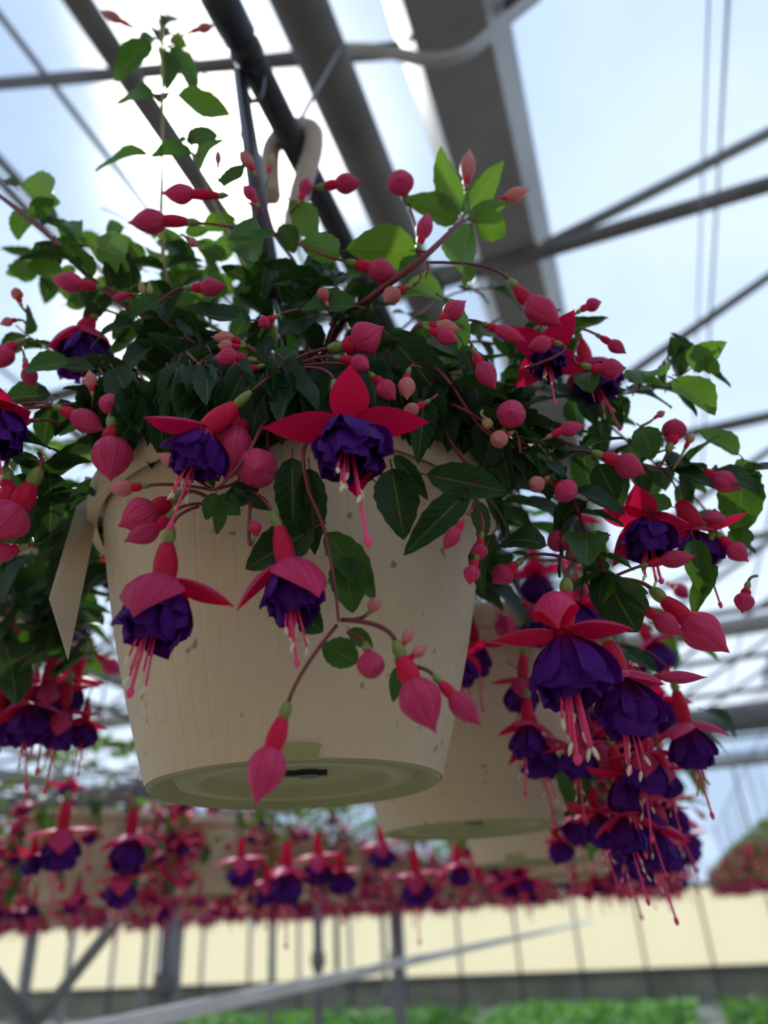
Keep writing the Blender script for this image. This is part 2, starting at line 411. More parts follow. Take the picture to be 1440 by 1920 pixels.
# roof: gutters along G, gable bays between them
GC = atdepth(845, 60, 2.5)
_, TG, ZG = st(GC)
BAY = 5.6; RISE = 1.30; HG = .20
roof = struct('ceiling', MB().add(boxgeo(gl(6.5, TG + BAY / 2, ZG + RISE + .06), L * .05, G * 10.8, UP * .05)).mesh('ceiling', ['steel'], False),
              label='pitched greenhouse roof of translucent ribbed glazing on steel bars')
def roofpoint(s, k, side, f):
    """bay edge gutter k; side +-1; f 0 at the gutter, 1 at the ridge"""
    t = TG + k * BAY + side * (HG + f * (BAY / 2 - HG))
    return gl(s, t, ZG + .16 + f * RISE)
SEG = 2.45
nseg = 9
for k in range(-4, 3):
    for side in (-1, 1):
        pm = rafter = None
        for j in range(nseg):
            s0 = -3.4 + j * SEG
            if pm is None:
                o = roofpoint(s0, k, side, 0)
                q = [roofpoint(s0 + .0, k, side, 0), roofpoint(s0 + SEG, k, side, 0), roofpoint(s0 + SEG, k, side, 1), roofpoint(s0, k, side, 1)]
                pm = mesh('glazing_panel', [x - o for x in q], [(0, 1, 2, 3)], ['panel'], [(0, 0), (1, 0), (1, 1), (0, 1)], smooth=False)
                a, b = roofpoint(s0, k, side, 0) - UP * .05, roofpoint(s0, k, side, 1) - UP * .05
                rafter = MB().add(tubegeo([a - o, b - o], .030, 8)).mesh('rafter', ['steeldark'])
                base = o
            T = Matrix.Translation(base + G * (j * SEG))
            obj('glazing_panel', pm, roof, T)
            obj('rafter', rafter, roof, T)
        if -2 <= k <= 1:
            for f, r in ((.33, .008), (.66, .016), (.98, .03)):
                obj('purlin', MB().add(tubegeo([roofpoint(-4, k, side, f) - UP * .02, roofpoint(17, k, side, f) - UP * .02], r, 6)).mesh('purlin', ['steel']), roof)
    # the gutter itself: sheet channel with lips
    t = TG + k * BAY
    def gp(dt, dz, s): return gl(s, t + dt, ZG + dz)
    prof = [(-.215, .17), (-.20, .17), (-.125, .0), (.125, .0), (.20, .17), (.215, .17)]
    mb = MB()
    for (a, b), mi in (((prof[1], prof[2]), 1), ((prof[2], prof[3]), 0), ((prof[3], prof[4]), 1)):
        ca = (gp(*a, -4), gp(*b, -4), gp(*b, 17), gp(*a, 17))
        nrm = UP * .004
        vs = list(ca) + [c + nrm for c in ca]
        mb.add((vs, [(0, 1, 2, 3), (7, 6, 5, 4), (0, 4, 5, 1), (2, 6, 7, 3), (0, 3, 7, 4), (1, 5, 6, 2)], [(0, 0)] * 8), mi)
    obj('gutter', mb.mesh('gutter', ['gutter', 'gutterlip'], False), roof)
# tie beams across the bays at gutter height
for j in range(9):
    s = 2.5 + j * 2.45 * .75
    a, b = gl(s, TG - 3 * BAY, ZG - .02), gl(s, TG + 2 * BAY, ZG - .02)
    obj('tie_beam', MB().add(tubegeo([a, b], .035, 8)).mesh('tie_beam', ['steeldark']), roof)
for sg in (-1, 1):
    for s in (2.5, 7.4):
        obj('brace', MB().add(tubegeo([gl(s, TG + sg * .12, ZG - .0), gl(s, TG + sg * 2.4, ZG + .60)], .026, 8)).mesh('brace', ['steel']), roof)
# columns under the gutters
colm = MB().add(boxgeo(V((0, 0, 0)), L * .04, G * .04, UP * ((ZG - ZF) / 2))).mesh('column', ['steel'], False)
for k in (-3, -2, -1, 1, 2):
    for j in range(2, 7):
        obj('column', colm, roof, Matrix.Translation(gl(1.5 + j * 2.45, TG + k * BAY, (ZG + ZF) / 2)))

# ------------------------------------------------------------------ pipes, wires and rails of the house
def tagged(o, label, cat, group=None):
    o['label'] = label; o['category'] = cat
    if group: o['group'] = group
    return o
def along(p, s0, s1): return [p + G * s0, p + G * s1]
PIPE = at(482, 135, .552)
ps, pt, pz = st(PIPE)
pipe = tagged(tube('irrigation_pipe', along(PIPE, -1.5, 14), .0185, 'blackpipe', sides=16),
              'black pipe overhead that the front basket of the row hangs from', 'pipe')
obj('coupling', MB().add(tubegeo(along(PIPE, -.10, -.045), .0215, 16)).mesh('coupling', ['blackpipe']), pipe)
obj('coupling', MB().add(tubegeo(along(PIPE, -.035, -.02), .0205, 16)).mesh('coupling', ['blackpipe']), pipe)
TUBE = atdepth(640, 190, 1.75)
tagged(tube('support_tube', along(TUBE, -2.5, 6.2), .058, 'steeldark', sides=20), 'thick weathered grey round tube running beside the gutter', 'tube')
TUB2 = atdepth(222, 115, 2.1)
tagged(tube('purlin_tube', along(TUB2, -2.5, 6.2), .036, 'steeldark', sides=14), 'dark round tube crossing the glare at the upper left', 'tube')
for n, (x, y) in enumerate(((1322, 200),)):
    tagged(tube('guide_wire', along(atdepth(x, y, 2.4), -2.5, 6), .0035, 'wire', sides=5),
           'thin guide wire under the right roof panels', 'wire')
# bar that dips under the gutter
pts = [atdepth(640, 92, 2.35), atdepth(720, 96, 2.3), atdepth(800, 112, 2.25), atdepth(870, 100, 2.25), atdepth(940, 45, 2.35), atdepth(1010, -10, 2.5)]
def smooth_pts(pts, n=6):
    out = []
    for i in range(len(pts) - 1):
        p0, p1, p2, p3 = pts[max(i - 1, 0)], pts[i], pts[i + 1], pts[min(i + 2, len(pts) - 1)]
        for k in range(n):
            t = k / n
            out.append(.5 * ((2 * p1) + (p2 - p0) * t + (2 * p0 - 5 * p1 + 4 * p2 - p3) * t * t + (3 * p1 - p0 - 3 * p2 + p3) * t ** 3))
    out.append(pts[-1]); return out
tagged(tube('gutter_strap', smooth_pts(pts), .020, 'gutterlip', sides=8), 'curved grey bar slung under the wide gutter', 'bar')
# hanging wire from the thick tube to the beige hook
HK = V(PIPE)
while proj(HK)[1] < 262: HK = HK + G * .004
tagged(tube('suspension_wire', [atdepth(640, 85, 1.66), HK + UP * .018], .0032, 'steel', sides=6), 'straight wire running up from the beige hook to the tube', 'wire')

# low rail and braces beneath the baskets
RAIL = atdepth(300, 1906, 2.2)
rail = tagged(tube('rail_pipe', along(RAIL, -.6, 13), .024, 'whitepaint', sides=12), 'pale white rail pipe slanting across the bottom of the picture', 'pipe')
for i, (x, y, d) in enumerate(((312, 1830, 3.3), (597, 1830, 4.6), (746, 1820, 4.2))):
    p = atdepth(x, y, d)
    s, t, z = st(p)
    o = tagged(tube('support_post', [gl(s, t, ZF), gl(s, t, .12)], (.034, .030, .034)[i], 'steel', sides=12),
           ('grey steel post at the left below the baskets', 'slim grey steel post with a coupling, middle of the three', 'grey steel post right of the slim one')[i], 'post', 'grey posts below the baskets')
    obj('coupling', MB().add(tubegeo([gl(s, t, -.24), gl(s, t, -.16)], .045, 12)).mesh('coupling', ['steel']), o)
br = empty('cross_brace', gl(*st(atdepth(60, 1920, 2.6))[:2], ZF), 'grey steel V brace at the lower left corner', 'brace')
b0 = atdepth(62, 1925, 2.6)
for (x, y) in ((-60, 1760), (280, 1650)):
    obj('strut', MB().add(tubegeo([b0, atdepth(x, y, 2.6)], .022, 10)).mesh('strut', ['steel']), br)
obj('foot', MB().add(tubegeo([b0, V((b0.x, b0.y, 0))], .022, 10)).mesh('foot', ['steel']), br)

# ------------------------------------------------------------------ plant meshes (unit size, shared)
def leafmesh(name, m, curl, fold, seed, wide=.25, nv=12, nu=6):
    r = random.Random(seed)
    tw = r.uniform(-.35, .35); ph = r.uniform(0, 6)
    def fn(u, v):
        a = (u - .5) * 2
        prof = wide * (math.sin(math.pi * min(1, v ** .78)) ** .85 if 0 < v < 1 else 0) + (.012 if v < 1 else 0)
        j = round(v * nv)
        if abs(a) > .99 and 0 < v < 1: prof *= 1 + (.055 if j % 2 else -.025)
        x = a * prof
        z = abs(a) ** 1.3 * prof * fold + .03 * math.sin(v * 9 + ph) * abs(a)
        th = curl * v
        y = math.sin(th) / curl if abs(curl) > 1e-3 else v
        zz = -(1 - math.cos(th)) / curl if abs(curl) > 1e-3 else 0
        c, s = math.cos(tw * v), math.sin(tw * v)
        x, z = x * c - z * s, x * s + z * c
        return (x, y + z * math.sin(th) * .6, zz + z * math.cos(th))
    mb = MB().add(grid(nu, nv, fn))
    mb.add(tubegeo([(0, -.16, -.03), (0, -.05, 0), (0, .10, .0)], [.016, .013, .006], 5), 1)
    return mb.mesh(name, [m, 'stalk'])
LEAF = {}
for key, m in (('n', 'leaf'), ('d', 'leafshade'), ('l', 'leaflit')):
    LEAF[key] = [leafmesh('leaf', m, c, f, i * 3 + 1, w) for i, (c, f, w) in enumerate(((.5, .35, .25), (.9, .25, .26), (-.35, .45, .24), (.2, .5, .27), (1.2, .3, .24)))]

def budmesh(m, tipk=1.0, seam=.045):
    def fn(u, v):
        a = -2 * math.pi * u
        if v < .42: r = .5 * max(.26, math.sin(math.pi / 2 * v / .42) ** .62 if v > 0 else 0)
        else: r = .5 * (1 - ((v - .42) / .58) ** (1.75 if tipk <= 1 else 1.45)) * .985 + .012 * (1 if v < 1 else 0)
        s = abs(math.cos(2 * a)) ** 8
        r *= 1 - seam * s
        return (r * math.cos(a), v if v < .99 else 1.07, r * math.sin(a))
    return MB().add(grid(24, 16, fn)).mesh('flower_bud', [m])
BUD = {'p': budmesh('bud'), 'w': budmesh('budpale'), 'g': budmesh('budgreen', 1.2)}
TUBEM = MB().add(grid(12, 6, lambda u, v: (( .34 + .20 * math.sin(math.pi * v * .85) + .05 * v) * math.cos(2 * math.pi * u), v, (.34 + .20 * math.sin(math.pi * v * .85) + .05 * v) * math.sin(-2 * math.pi * u)))).mesh('calyx_tube', ['tube'])
OVM = MB().add(grid(10, 6, lambda u, v: ((.22 + .28 * math.sin(math.pi * min(1, v * .8 + .05))) * math.cos(2 * math.pi * u), v, (.22 + .28 * math.sin(math.pi * min(1, v * .8 + .05))) * math.sin(-2 * math.pi * u)))).mesh('ovary', ['ovary'])

def blade(length, width, a0, a1, r0, cup, nv=10, nu=6, kind='sepal', ph=0.0, ruff=0.0, tipflick=0.0):
    """a sepal or petal growing from the end of the tube; local +Y is the flower's axis, +Z its radial direction"""
    n = 40
    cs = []; y, z = 0.0, r0
    for i in range(n + 1):
        s = i / n; al = a0 + (a1 - a0) * (s ** .62 if kind == 'sepal' and a0 - a1 > 1.0 and a0 < 2.5 else s) + (tipflick * max(0, (s - .8) / .2) ** 2)
        cs.append((y, z, al)); y += math.cos(al) * length / n; z += math.sin(al) * length / n
    def fn(u, v):
        a = (u - .5) * 2; y, z, al = cs[min(n, round(v * n))]
        if kind == 'sepal':
            wv = width / 2 * max(.0, (.34 * (1 - v) + 1.02 * math.sin(math.pi * v ** .8) ** .9 * .86 + .10 * (1 - v)) if v < 1 else 0)
            if v > .85: wv *= 1 - .45 * (v - .85) / .15
        else:
            wv = width / 2 * (.22 + .86 * math.sin(min(1.0, v / .82) * math.pi / 2) ** 1.1) * (1 if v < .82 else math.sqrt(max(.0, 1 - ((v - .82) / .22) ** 2)))
        ny, nzv = -math.sin(al), math.cos(al)
        off = -cup * wv * a * a
        if kind == 'petal':
            off += ruff * (v ** 1.5) * math.sin(a * 4.2 + ph) + ruff * .6 * v * v * math.sin(a * 8 + ph * 2.3)
        x = a * wv * (1 - .25 * cup * a * a)
        return (x, y + ny * off, z + nzv * off)
    return grid(nu, nv, fn)
_bc = {}
def blademesh(*a, **k):
    key = (a, tuple(sorted(k.items())))
    if key not in _bc:
        kind = k.get('kind', 'sepal')
        g = blade(*a, **k)
        v, f, uv = g
        _bc[key] = MB().add((v, f, uv)).mesh(kind, ['petal' if kind == 'petal' else 'sepal'])
    return _bc[key]

def stamenmesh(ln, sp, seed):
    r = random.Random(seed)
    a = r.uniform(0, 6.28); x, z = math.cos(a) * sp, math.sin(a) * sp
    mb = MB().add(tubegeo(bez(V((x * .2, 0, z * .2)), V((x * .5, ln * .5, z * .5)), V((x, ln, z)), 5), .016, 5))
    d = V((r.uniform(-.4, .4), 1, r.uniform(-.4, .4))).normalized()
    e = V((x, ln, z))
    mb.add(tubegeo([e, e + d * .03, e + d * .10, e + d * .15], [.010, .025, .024, .006], 6), 1)
    return mb.mesh('stamen', ['filament', 'anther'])
STAM = [stamenmesh(.95 + .5 * ((i * 37) % 10) / 10, .10 + .12 * ((i * 53) % 10) / 10, i) for i in range(10)]
PIST = MB().add(tubegeo([(0, 0, 0), (.01, .5, 0), (.0, 1.0, .01), (-.0, 1.02, .01)], [.022, .022, .022, .02], 7)).add(tubegeo([(0, .99, .01), (0, 1.005, .01), (0, 1.03, .01), (0, 1.06, .01), (0, 1.075, .01)], [.02, .040, .046, .034, .012], 8)).mesh('pistil', ['filament'])
PETALS = []
for ring, specs in enumerate((((.80, .80, 48, -16, .25), (.86, .78, 54, -10, .2), (.78, .74, 58, 4, .2)),
                              ((.90, .66, 36, -10, .25), (.84, .7, 42, 2, .2)),
                              ((.50, .46, 60, 30, .1), (.56, .5, 54, 16, .15)))):
    PETALS.append([blademesh(l_, w_, R(a), R(b), .06, cu, 8, 8, kind='petal', ph=i * 1.9 + ring, ruff=.055) for i, (l_, w_, a, b, cu) in enumerate(specs)])

# ------------------------------------------------------------------ plant builders
def leaf(plant, base, tip, width, key='n', toward=None, var=None, name='leaf'):
    d = tip - base; ln = d.length
    n = toward if toward is not None else V((rnd.uniform(-.5, .5), -.35 + rnd.uniform(-.4, .4), .9))
    me = LEAF[key][rnd.randrange(5) if var is None else var]
    return obj(name, me, plant, xform(base, d, n, (width / .5, ln, ln)))
def bud(plant, neck, tip, width, base=None, kind='p', ov=None, stalk=None, stalkmat='stalk', detail=True):
    d = tip - neck; ln = d.length
    n = V((rnd.uniform(-1, 1), rnd.uniform(-1, 1), rnd.uniform(-1, 1)))
    b = obj('flower_bud', BUD[kind], plant, xform(neck, d, n, (width, ln, width)))
    if not detail: return b
    if base is None: base = neck - d * .35
    e = neck + d * .10
    obj('calyx_tube', TUBEM, b, xform(base, e - base, n, (width * .46, (e - base).length, width * .46)))
    od = (base - neck); od = od.normalized() if od.length > 1e-6 else -d.normalized()
    oe = ov if ov is not None else base + od * width * .45
    obj('ovary', OVM, b, xform(oe, base - oe, n, (width * .34, (base - oe).length * 1.06, width * .34)))
    if stalk is not None:
        L_ = (stalk - oe).length
        mid = oe + (oe - base).normalized() * L_ * .35
        tube('flower_stalk', bez(oe, mid, stalk, 8), max(.0010, width * .058), stalkmat, plant, 6)
    return b
def flower(plant, ov, base, end, axis, W, sepals, front=None, nstam=8, pist=1.75, name='flower', tubew=.27, lite=False, petaltilt=0, stalk=None, pistdir=None, cscale=(1, 1, 1)):
    """ov: top of the ovary; base: top of the tube; end: foot of the tube; axis: where the corolla points; W corolla width"""
    front = front if front is not None else (CAM - end)
    td = end - base
    fl = obj(name, TUBEM, plant, xform(base, td, front, (W * tubew, td.length * 1.02, W * tubew)))
    obj('ovary', OVM, fl, xform(ov, base - ov, front, (W * .17, (base - ov).length * 1.06, W * .17)))
    FX = xform(end, axis, front, (W, W, W))
    for az, ln, wd, a0, a1, cup in sepals:
        T = FX @ Matrix.Rotation(R(az), 4, 'Y')
        obj('sepal', blademesh(ln, wd, R(a0), R(a1), .09, cup), fl, T)
    k = 0
    for ring, cnt in ((0, 6), (1, 5), (2, 5)):
        if lite and ring == 2: continue
        for i in range(cnt):
            a = 360 / cnt * i + ring * 29 + rnd.uniform(-12, 12)
            s = rnd.uniform(.86, 1.04)
            T = FX @ Matrix.Translation((0, .07, 0)) @ Matrix.Rotation(R(a), 4, 'Y') @ Matrix.Rotation(R(rnd.uniform(-9, 4)), 4, 'X') @ Matrix.Diagonal((s * cscale[0], s * cscale[1], s * cscale[2], 1))
            obj('petal', PETALS[ring][(i + k) % len(PETALS[ring])], fl, T)
            k += 1
    for i in range(nstam):
        T = FX @ Matrix.Rotation(R(i * 47 + rnd.uniform(-20, 20)), 4, 'Y')
        obj('stamen', STAM[i % 10], fl, T)
    if pist:
        if pistdir is not None:
            T = xform(end, pistdir - end, front, (W, (pistdir - end).length / 1.06, W))
        else: T = FX @ Matrix.Rotation(R(rnd.uniform(-4, 4)), 4, 'X') @ Matrix.Diagonal((1, pist, 1, 1))
        obj('pistil', PIST, fl, T)
    if stalk is not None:
        mid = ov + (ov - base).normalized() * (stalk - ov).length * .4
        tube('flower_stalk', bez(ov, mid, stalk, 8), W * .022, 'stalk', plant, 6)
    return fl

# ------------------------------------------------------------------ pots
def pot_profile():
    p = [(.0, .012), (RB * .62, .012), (RB * .66, .004), (RB * .80, .004), (RB * .84, .010), (RB * .93, .010), (RB * .97, 0), (RB, .002)]
    return p
BODY = []
for i in range(17):
    v = i / 16; z = .002 + v * (PH - .024)
    BODY.append((RB + (RT - RB) * (z / PH) * .97 + .004 * math.sin(v * math.pi), z))
RIMP = [(RT * .975, PH - .024), (RT + .004, PH - .022), (RT + .006, PH - .006), (RT + .003, PH), (RT - .004, PH), (RT - .008, PH - .01), (RT - .012, PH - .03), (RB + (RT - RB) * .45, PH * .62)]
POTM = MB().add(lathe(BODY, 72)).mesh('pot_body', ['pot'])
RIMM = MB().add(lathe(RIMP, 72)).mesh('rim', ['pot'])
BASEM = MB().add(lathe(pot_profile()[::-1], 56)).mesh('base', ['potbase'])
SOILM = MB().add(lathe([(RT * .93, PH - .035), (RT * .6, PH - .022), (.001, PH - .018)], 40)).mesh('soil', ['soil'])
SLOTM = MB().add(boxgeo(V((.004, 0, .0105)), V((.017, .002, 0)), V((0, .0035, 0)), V((0, 0, .002)))).add(boxgeo(V((.008, .001, .0105)), V((.006, .0, 0)), V((0, .008, 0)), V((0, 0, .0022)))).mesh('drain_slot', ['black'], False)
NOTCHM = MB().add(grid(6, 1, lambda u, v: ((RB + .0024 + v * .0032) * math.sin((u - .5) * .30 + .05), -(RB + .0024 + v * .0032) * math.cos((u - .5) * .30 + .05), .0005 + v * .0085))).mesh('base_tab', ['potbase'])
def pot(loc, rz, label, group=None, hook='black', hangz=None, detail=True):
    o = empty('hanging_pot', loc, label, 'flower pot', group)
    T = Matrix.Translation(loc) @ Matrix.Rotation(rz, 4, 'Z')
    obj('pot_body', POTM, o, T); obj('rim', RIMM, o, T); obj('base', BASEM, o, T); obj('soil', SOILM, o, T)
    if detail:
        obj('drain_slot', SLOTM, o, T)
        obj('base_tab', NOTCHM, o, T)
    return o, T
POTBZ = POTB
pot0, T_ = pot(POTB, R(3), 'cream moulded hanging pot in front, nearest of all the pots')
# black hanger: three arms meeting in a stem that hooks over the pipe
apex = POTB + UP * (PH + .23)
rod0 = at(512, 560, .50); rod1 = at(450, 142, .545)
for a in (35, 155, 275):
    e = POTB + V((math.cos(R(a)) * RT, math.sin(R(a)) * RT, PH - .004))
    obj('hanger_arm', MB().add(tubegeo(bez(e, e + UP * .06, rod0, 6), .0022, 6)).mesh('hanger_arm', ['black']), pot0)
obj('hanger_stem', MB().add(tubegeo([rod0, rod0.lerp(rod1, .5), rod1], [.0100, .0096, .0085], 10)).mesh('hanger_stem', ['black']), pot0)
hp = [rod1 - (rod1 - rod0).normalized() * .012, at(462, 172, .54), at(474, 190, .54), at(488, 182, .54), at(494, 155, .545), at(494, 125, .555), PIPE + UP * .022 + L * .006, PIPE + UP * .012 - L * .022]
obj('hanger_hook', MB().add(tubegeo(smooth_pts(hp), .0030, 8)).mesh('hanger_hook', ['black']), pot0)

# ------------------------------------------------------------------ the front fuchsia
def Yd(x, y):
    v = .362 + ((x - 600) / 850) ** 2 * .13
    if y < 620: v += (620 - y) / 620 * .085
    return v
def toc(p): return (CAM - p).normalized()
plant0 = empty('fuchsia_plant', POTB + UP * (PH - .02), 'large fuchsia with purple and crimson flowers spilling over the front cream pot', 'plant')
SOILP = POTB + UP * (PH - .02)

# main stems: (soil offset x,y) -> list of px points with Y; last is the tip
STEMS = [
    # x,y,Y triples, radius mm
    ([(500, 700, .50), (330, 560, .47), (304, 430, .455), (304, 330, .45), (305, 190, .44), (303, 95, .43), (300, 20, .425)], 1.9, 'stalkgreen'),
    ([(520, 640, .48), (470, 530, .46), (430, 440, .45), (395, 370, .445), (362, 285, .44)], 2.0, 'stalkgreen'),
    ([(470, 700, .47), (300, 610, .45), (190, 540, .44), (100, 450, .435), (0, 368, .43), (-40, 340, .43)], 2.9, 'stalk'),
    ([(620, 640, .44), (700, 555, .39), (788, 488, .37), (868, 412, .375)], 3.1, 'stalk'),
    ([(580, 640, .46), (560, 510, .44), (515, 440, .43), (500, 390, .425), (480, 340, .42)], 1.7, 'stalk'),
    ([(500, 720, .44), (420, 680, .42), (330, 620, .41), (285, 580, .41)], 1.6, 'stalk'),
    ([(600, 700, .42), (560, 700, .37), (520, 690, .352)], 1.8, 'stalk'),
    ([(640, 780, .40), (575, 830, .352), (575, 905, .350), (607, 990, .352), (628, 1100, .354), (635, 1166, .356)], 1.25, 'stalk'),
    ([(560, 760, .42), (500, 790, .362), (465, 850, .350), (420, 905, .348), (395, 920, .348)], 1.3, 'stalk'),
    ([(660, 700, .44), (800, 680, .40), (900, 800, .40), (975, 855, .41)], 1.6, 'stalk'),
    ([(700, 680, .46), (880, 620, .45), (1000, 640, .46), (1090, 620, .47)], 1.5, 'stalk'),
    ([(720, 700, .46), (900, 740, .45), (1060, 830, .45), (1200, 870, .46), (1300, 885, .47), (1440, 878, .47)], 1.7, 'stalk'),
    ([(720, 720, .46), (920, 790, .43), (1050, 900, .42), (1100, 1000, .415), (1140, 1085, .41)], 1.7, 'stalk'),
    ([(720, 720, .48), (950, 720, .48), (1100, 740, .49), (1190, 735, .49), (1260, 715, .49), (1320, 670, .49)], 1.4, 'stalkgreen'),
    ([(720, 740, .44), (860, 850, .40), (890, 930, .395), (880, 965, .395)], 1.3, 'stalk'),
    ([(700, 740, .44), (850, 760, .40), (960, 830, .40), (1040, 880, .405)], 1.5, 'stalk'),
    ([(460, 740, .46), (260, 740, .43), (120, 760, .42), (10, 770, .42), (-30, 790, .42)], 1.7, 'stalk'),
    ([(460, 740, .48), (240, 690, .47), (100, 660, .47), (30, 610, .47)], 1.4, 'stalkgreen'),
    ([(470, 740, .44), (300, 760, .40), (215, 790, .39)], 1.3, 'stalk'),
    ([(720, 720, .50), (900, 640, .52), (1050, 720, .54), (1180, 830, .55), (1300, 930, .56), (1390, 1050, .57)], 1.5, 'stalk'),
    ([(540, 700, .52), (400, 540, .56), (250, 420, .60), (190, 390, .62)], 1.5, 'stalk'),
    ([(560, 700, .54), (480, 500, .60), (430, 430, .62)], 1.5, 'stalk'),
    ([(640, 700, .54), (640, 520, .58), (600, 460, .62)], 1.5, 'stalk'),
    ([(690, 700, .52), (830, 560, .54), (940, 540, .56)], 1.5, 'stalk'),
    ([(600, 700, .44), (640, 560, .40), (600, 520, .40)], 1.5, 'stalk'),
    ([(500, 700, .50), (300, 600, .54), (120, 520, .56), (60, 480, .58)], 1.4, 'stalk'),
]
SPTS = []
for pts, r, m in STEMS:
    P = [SOILP + V((rnd.uniform(-.05, .05), rnd.uniform(-.05, .05), 0))] + [at(*p) for p in pts]
    sp = smooth_pts(P, 5)
    rad = [r * .001 * (1.25 - .7 * i / (len(sp) - 1)) for i in range(len(sp))]
    tube('stem', sp, rad, m, plant0, 7)
    SPTS.append(sp)

# flowers -----------------------------------------------------------------
def FL(ov, base, end, ax, W, Y, toward, sep, stalk=None, pist=None, nst=8, dY=0, **kw):
    e = at(*end, Y); k = pxm(e)
    a = (at(*ax, Y) - e).normalized() + toc(e) * toward
    st_ = at(*stalk, Y + dY + .01) if stalk else None
    pd = None
    if pist:
        pd = at(*pist, Y) + toc(e) * toward * W * k * .9
    fl = flower(plant0, at(*ov, Y + dY), at(*base, Y + dY), e, a, W * k, sep, nstam=nst, stalk=st_, pistdir=pd, **kw)
    return fl
FL((626, 714), (634, 748), (652, 795), (664, 885), 150, .345, .75,
   [(-10, .66, .46, 96, 132, .25), (80, .98, .44, 88, 76, .3), (-86, .98, .44, 90, 50, .3), (180, 1.0, .6, 42, 6, .3)], (560, 690), (688, 1006), 7, .012)
FL((322, 988), (313, 1022), (309, 1086), (287, 1180), 150, .356, .12,
   [(30, 1.0, .84, 100, -20, .5), (-74, .92, .50, 92, 44, .4), (118, .7, .5, 60, 10, .4), (205, .8, .55, 60, 20, .3)], (372, 950), (243, 1303), 7)
FL((510, 960), (524, 990), (537, 1056), (556, 1150), 126, .354, .10,
   [(-36, 1.18, .92, 92, -14, .5), (76, 1.1, .46, 84, 20, .45), (150, .9, .5, 40, 8, .3), (225, .8, .5, 50, 12, .3)], (468, 920), (557, 1248), 7)
FL((470, 735), (440, 762), (388, 804), (352, 900), 118, .350, .05,
   [(65, 1.05, .60, 74, 50, .4), (-48, .85, .42, 30, -14, .5), (165, .8, .5, 50, 20, .4), (250, .8, .5, 55, 20, .4)], (520, 700), None, 6, tubew=.32)
FL((1062, 1085), (1062, 1112), (1053, 1182), (1075, 1290), 160, .398, .12,
   [(3, 1.22, .56, 172, -52, .7), (86, .75, .44, 104, 72, .35), (-76, .78, .48, 100, 44, .4), (180, .8, .5, 60, 20, .3)], (1090, 1050), (1083, 1428), 8, tubew=.24)
FL((1130, 1170), (1140, 1205), (1160, 1262), (1180, 1350), 130, .432, .10,
   [(-60, .70, .62, 80, 30, .4), (75, .8, .5, 70, 20, .4), (10, .7, .5, 80, 40, .4), (180, .8, .5, 60, 20, .3)], (1100, 1090), (1180, 1450), 6)
FL((1195, 915), (1205, 936), (1212, 972), (1222, 1045), 108, .455, .45,
   [(60, .85, .5, 92, 70, .3), (-70, .85, .55, 72, 25, .4), (10, .6, .5, 100, 120, .3), (120, 1.0, .5, 60, 25, .3)], (1160, 870), (1240, 1090), 6)
FL((1268, 918), (1276, 942), (1305, 992), (1315, 1060), 84, .47, .05,
   [(-75, 1.05, .40, 100, 90, .35), (-30, .8, .5, 70, 40, .4), (80, .7, .5, 80, 60, .4), (180, .8, .5, 60, 20, .3)], (1240, 880), (1352, 1138), 7, tubew=.42)
FL((1020, 610), (1022, 625), (1025, 662), (1032, 700), 78, .425, 1.1,
   [(40, 1.05, .60, 92, 84, .15), (-40, 1.15, .60, 92, 80, .15), (125, 1.0, .6, 82, 62, .15), (-125, .95, .6, 80, 56, .2)], (1000, 640), (1040, 752), 6)
FL((1080, 620), (1088, 640), (1100, 680), (1130, 740), 90, .465, .1,
   [(60, .8, .55, 70, 20, .4), (-30, .95, .6, 60, 25, .4), (-120, .8, .5, 60, 20, .3), (180, .8, .5, 60, 20, .3)], (1060, 640), None, 5)
FL((180, 588), (172, 600), (155, 622), (165, 690), 110, .455, .0,
   [(70, .75, .66, 84, 20, .5), (-50, .75, .6, 70, 12, .5), (180, .8, .5, 60, 20, .3), (-130, .8, .5, 60, 20, .3)], (240, 600), None, 5)
FL((-40, 730), (-30, 745), (-12, 770), (-6, 860), 120, .40, .3,
   [(-60, .66, .60, 76, 26, .4), (-10, .5, .5, 90, 60, .4), (60, .8, .5, 60, 20, .3), (180, .8, .5, 60, 20, .3)], (-50, 700), None, 5)

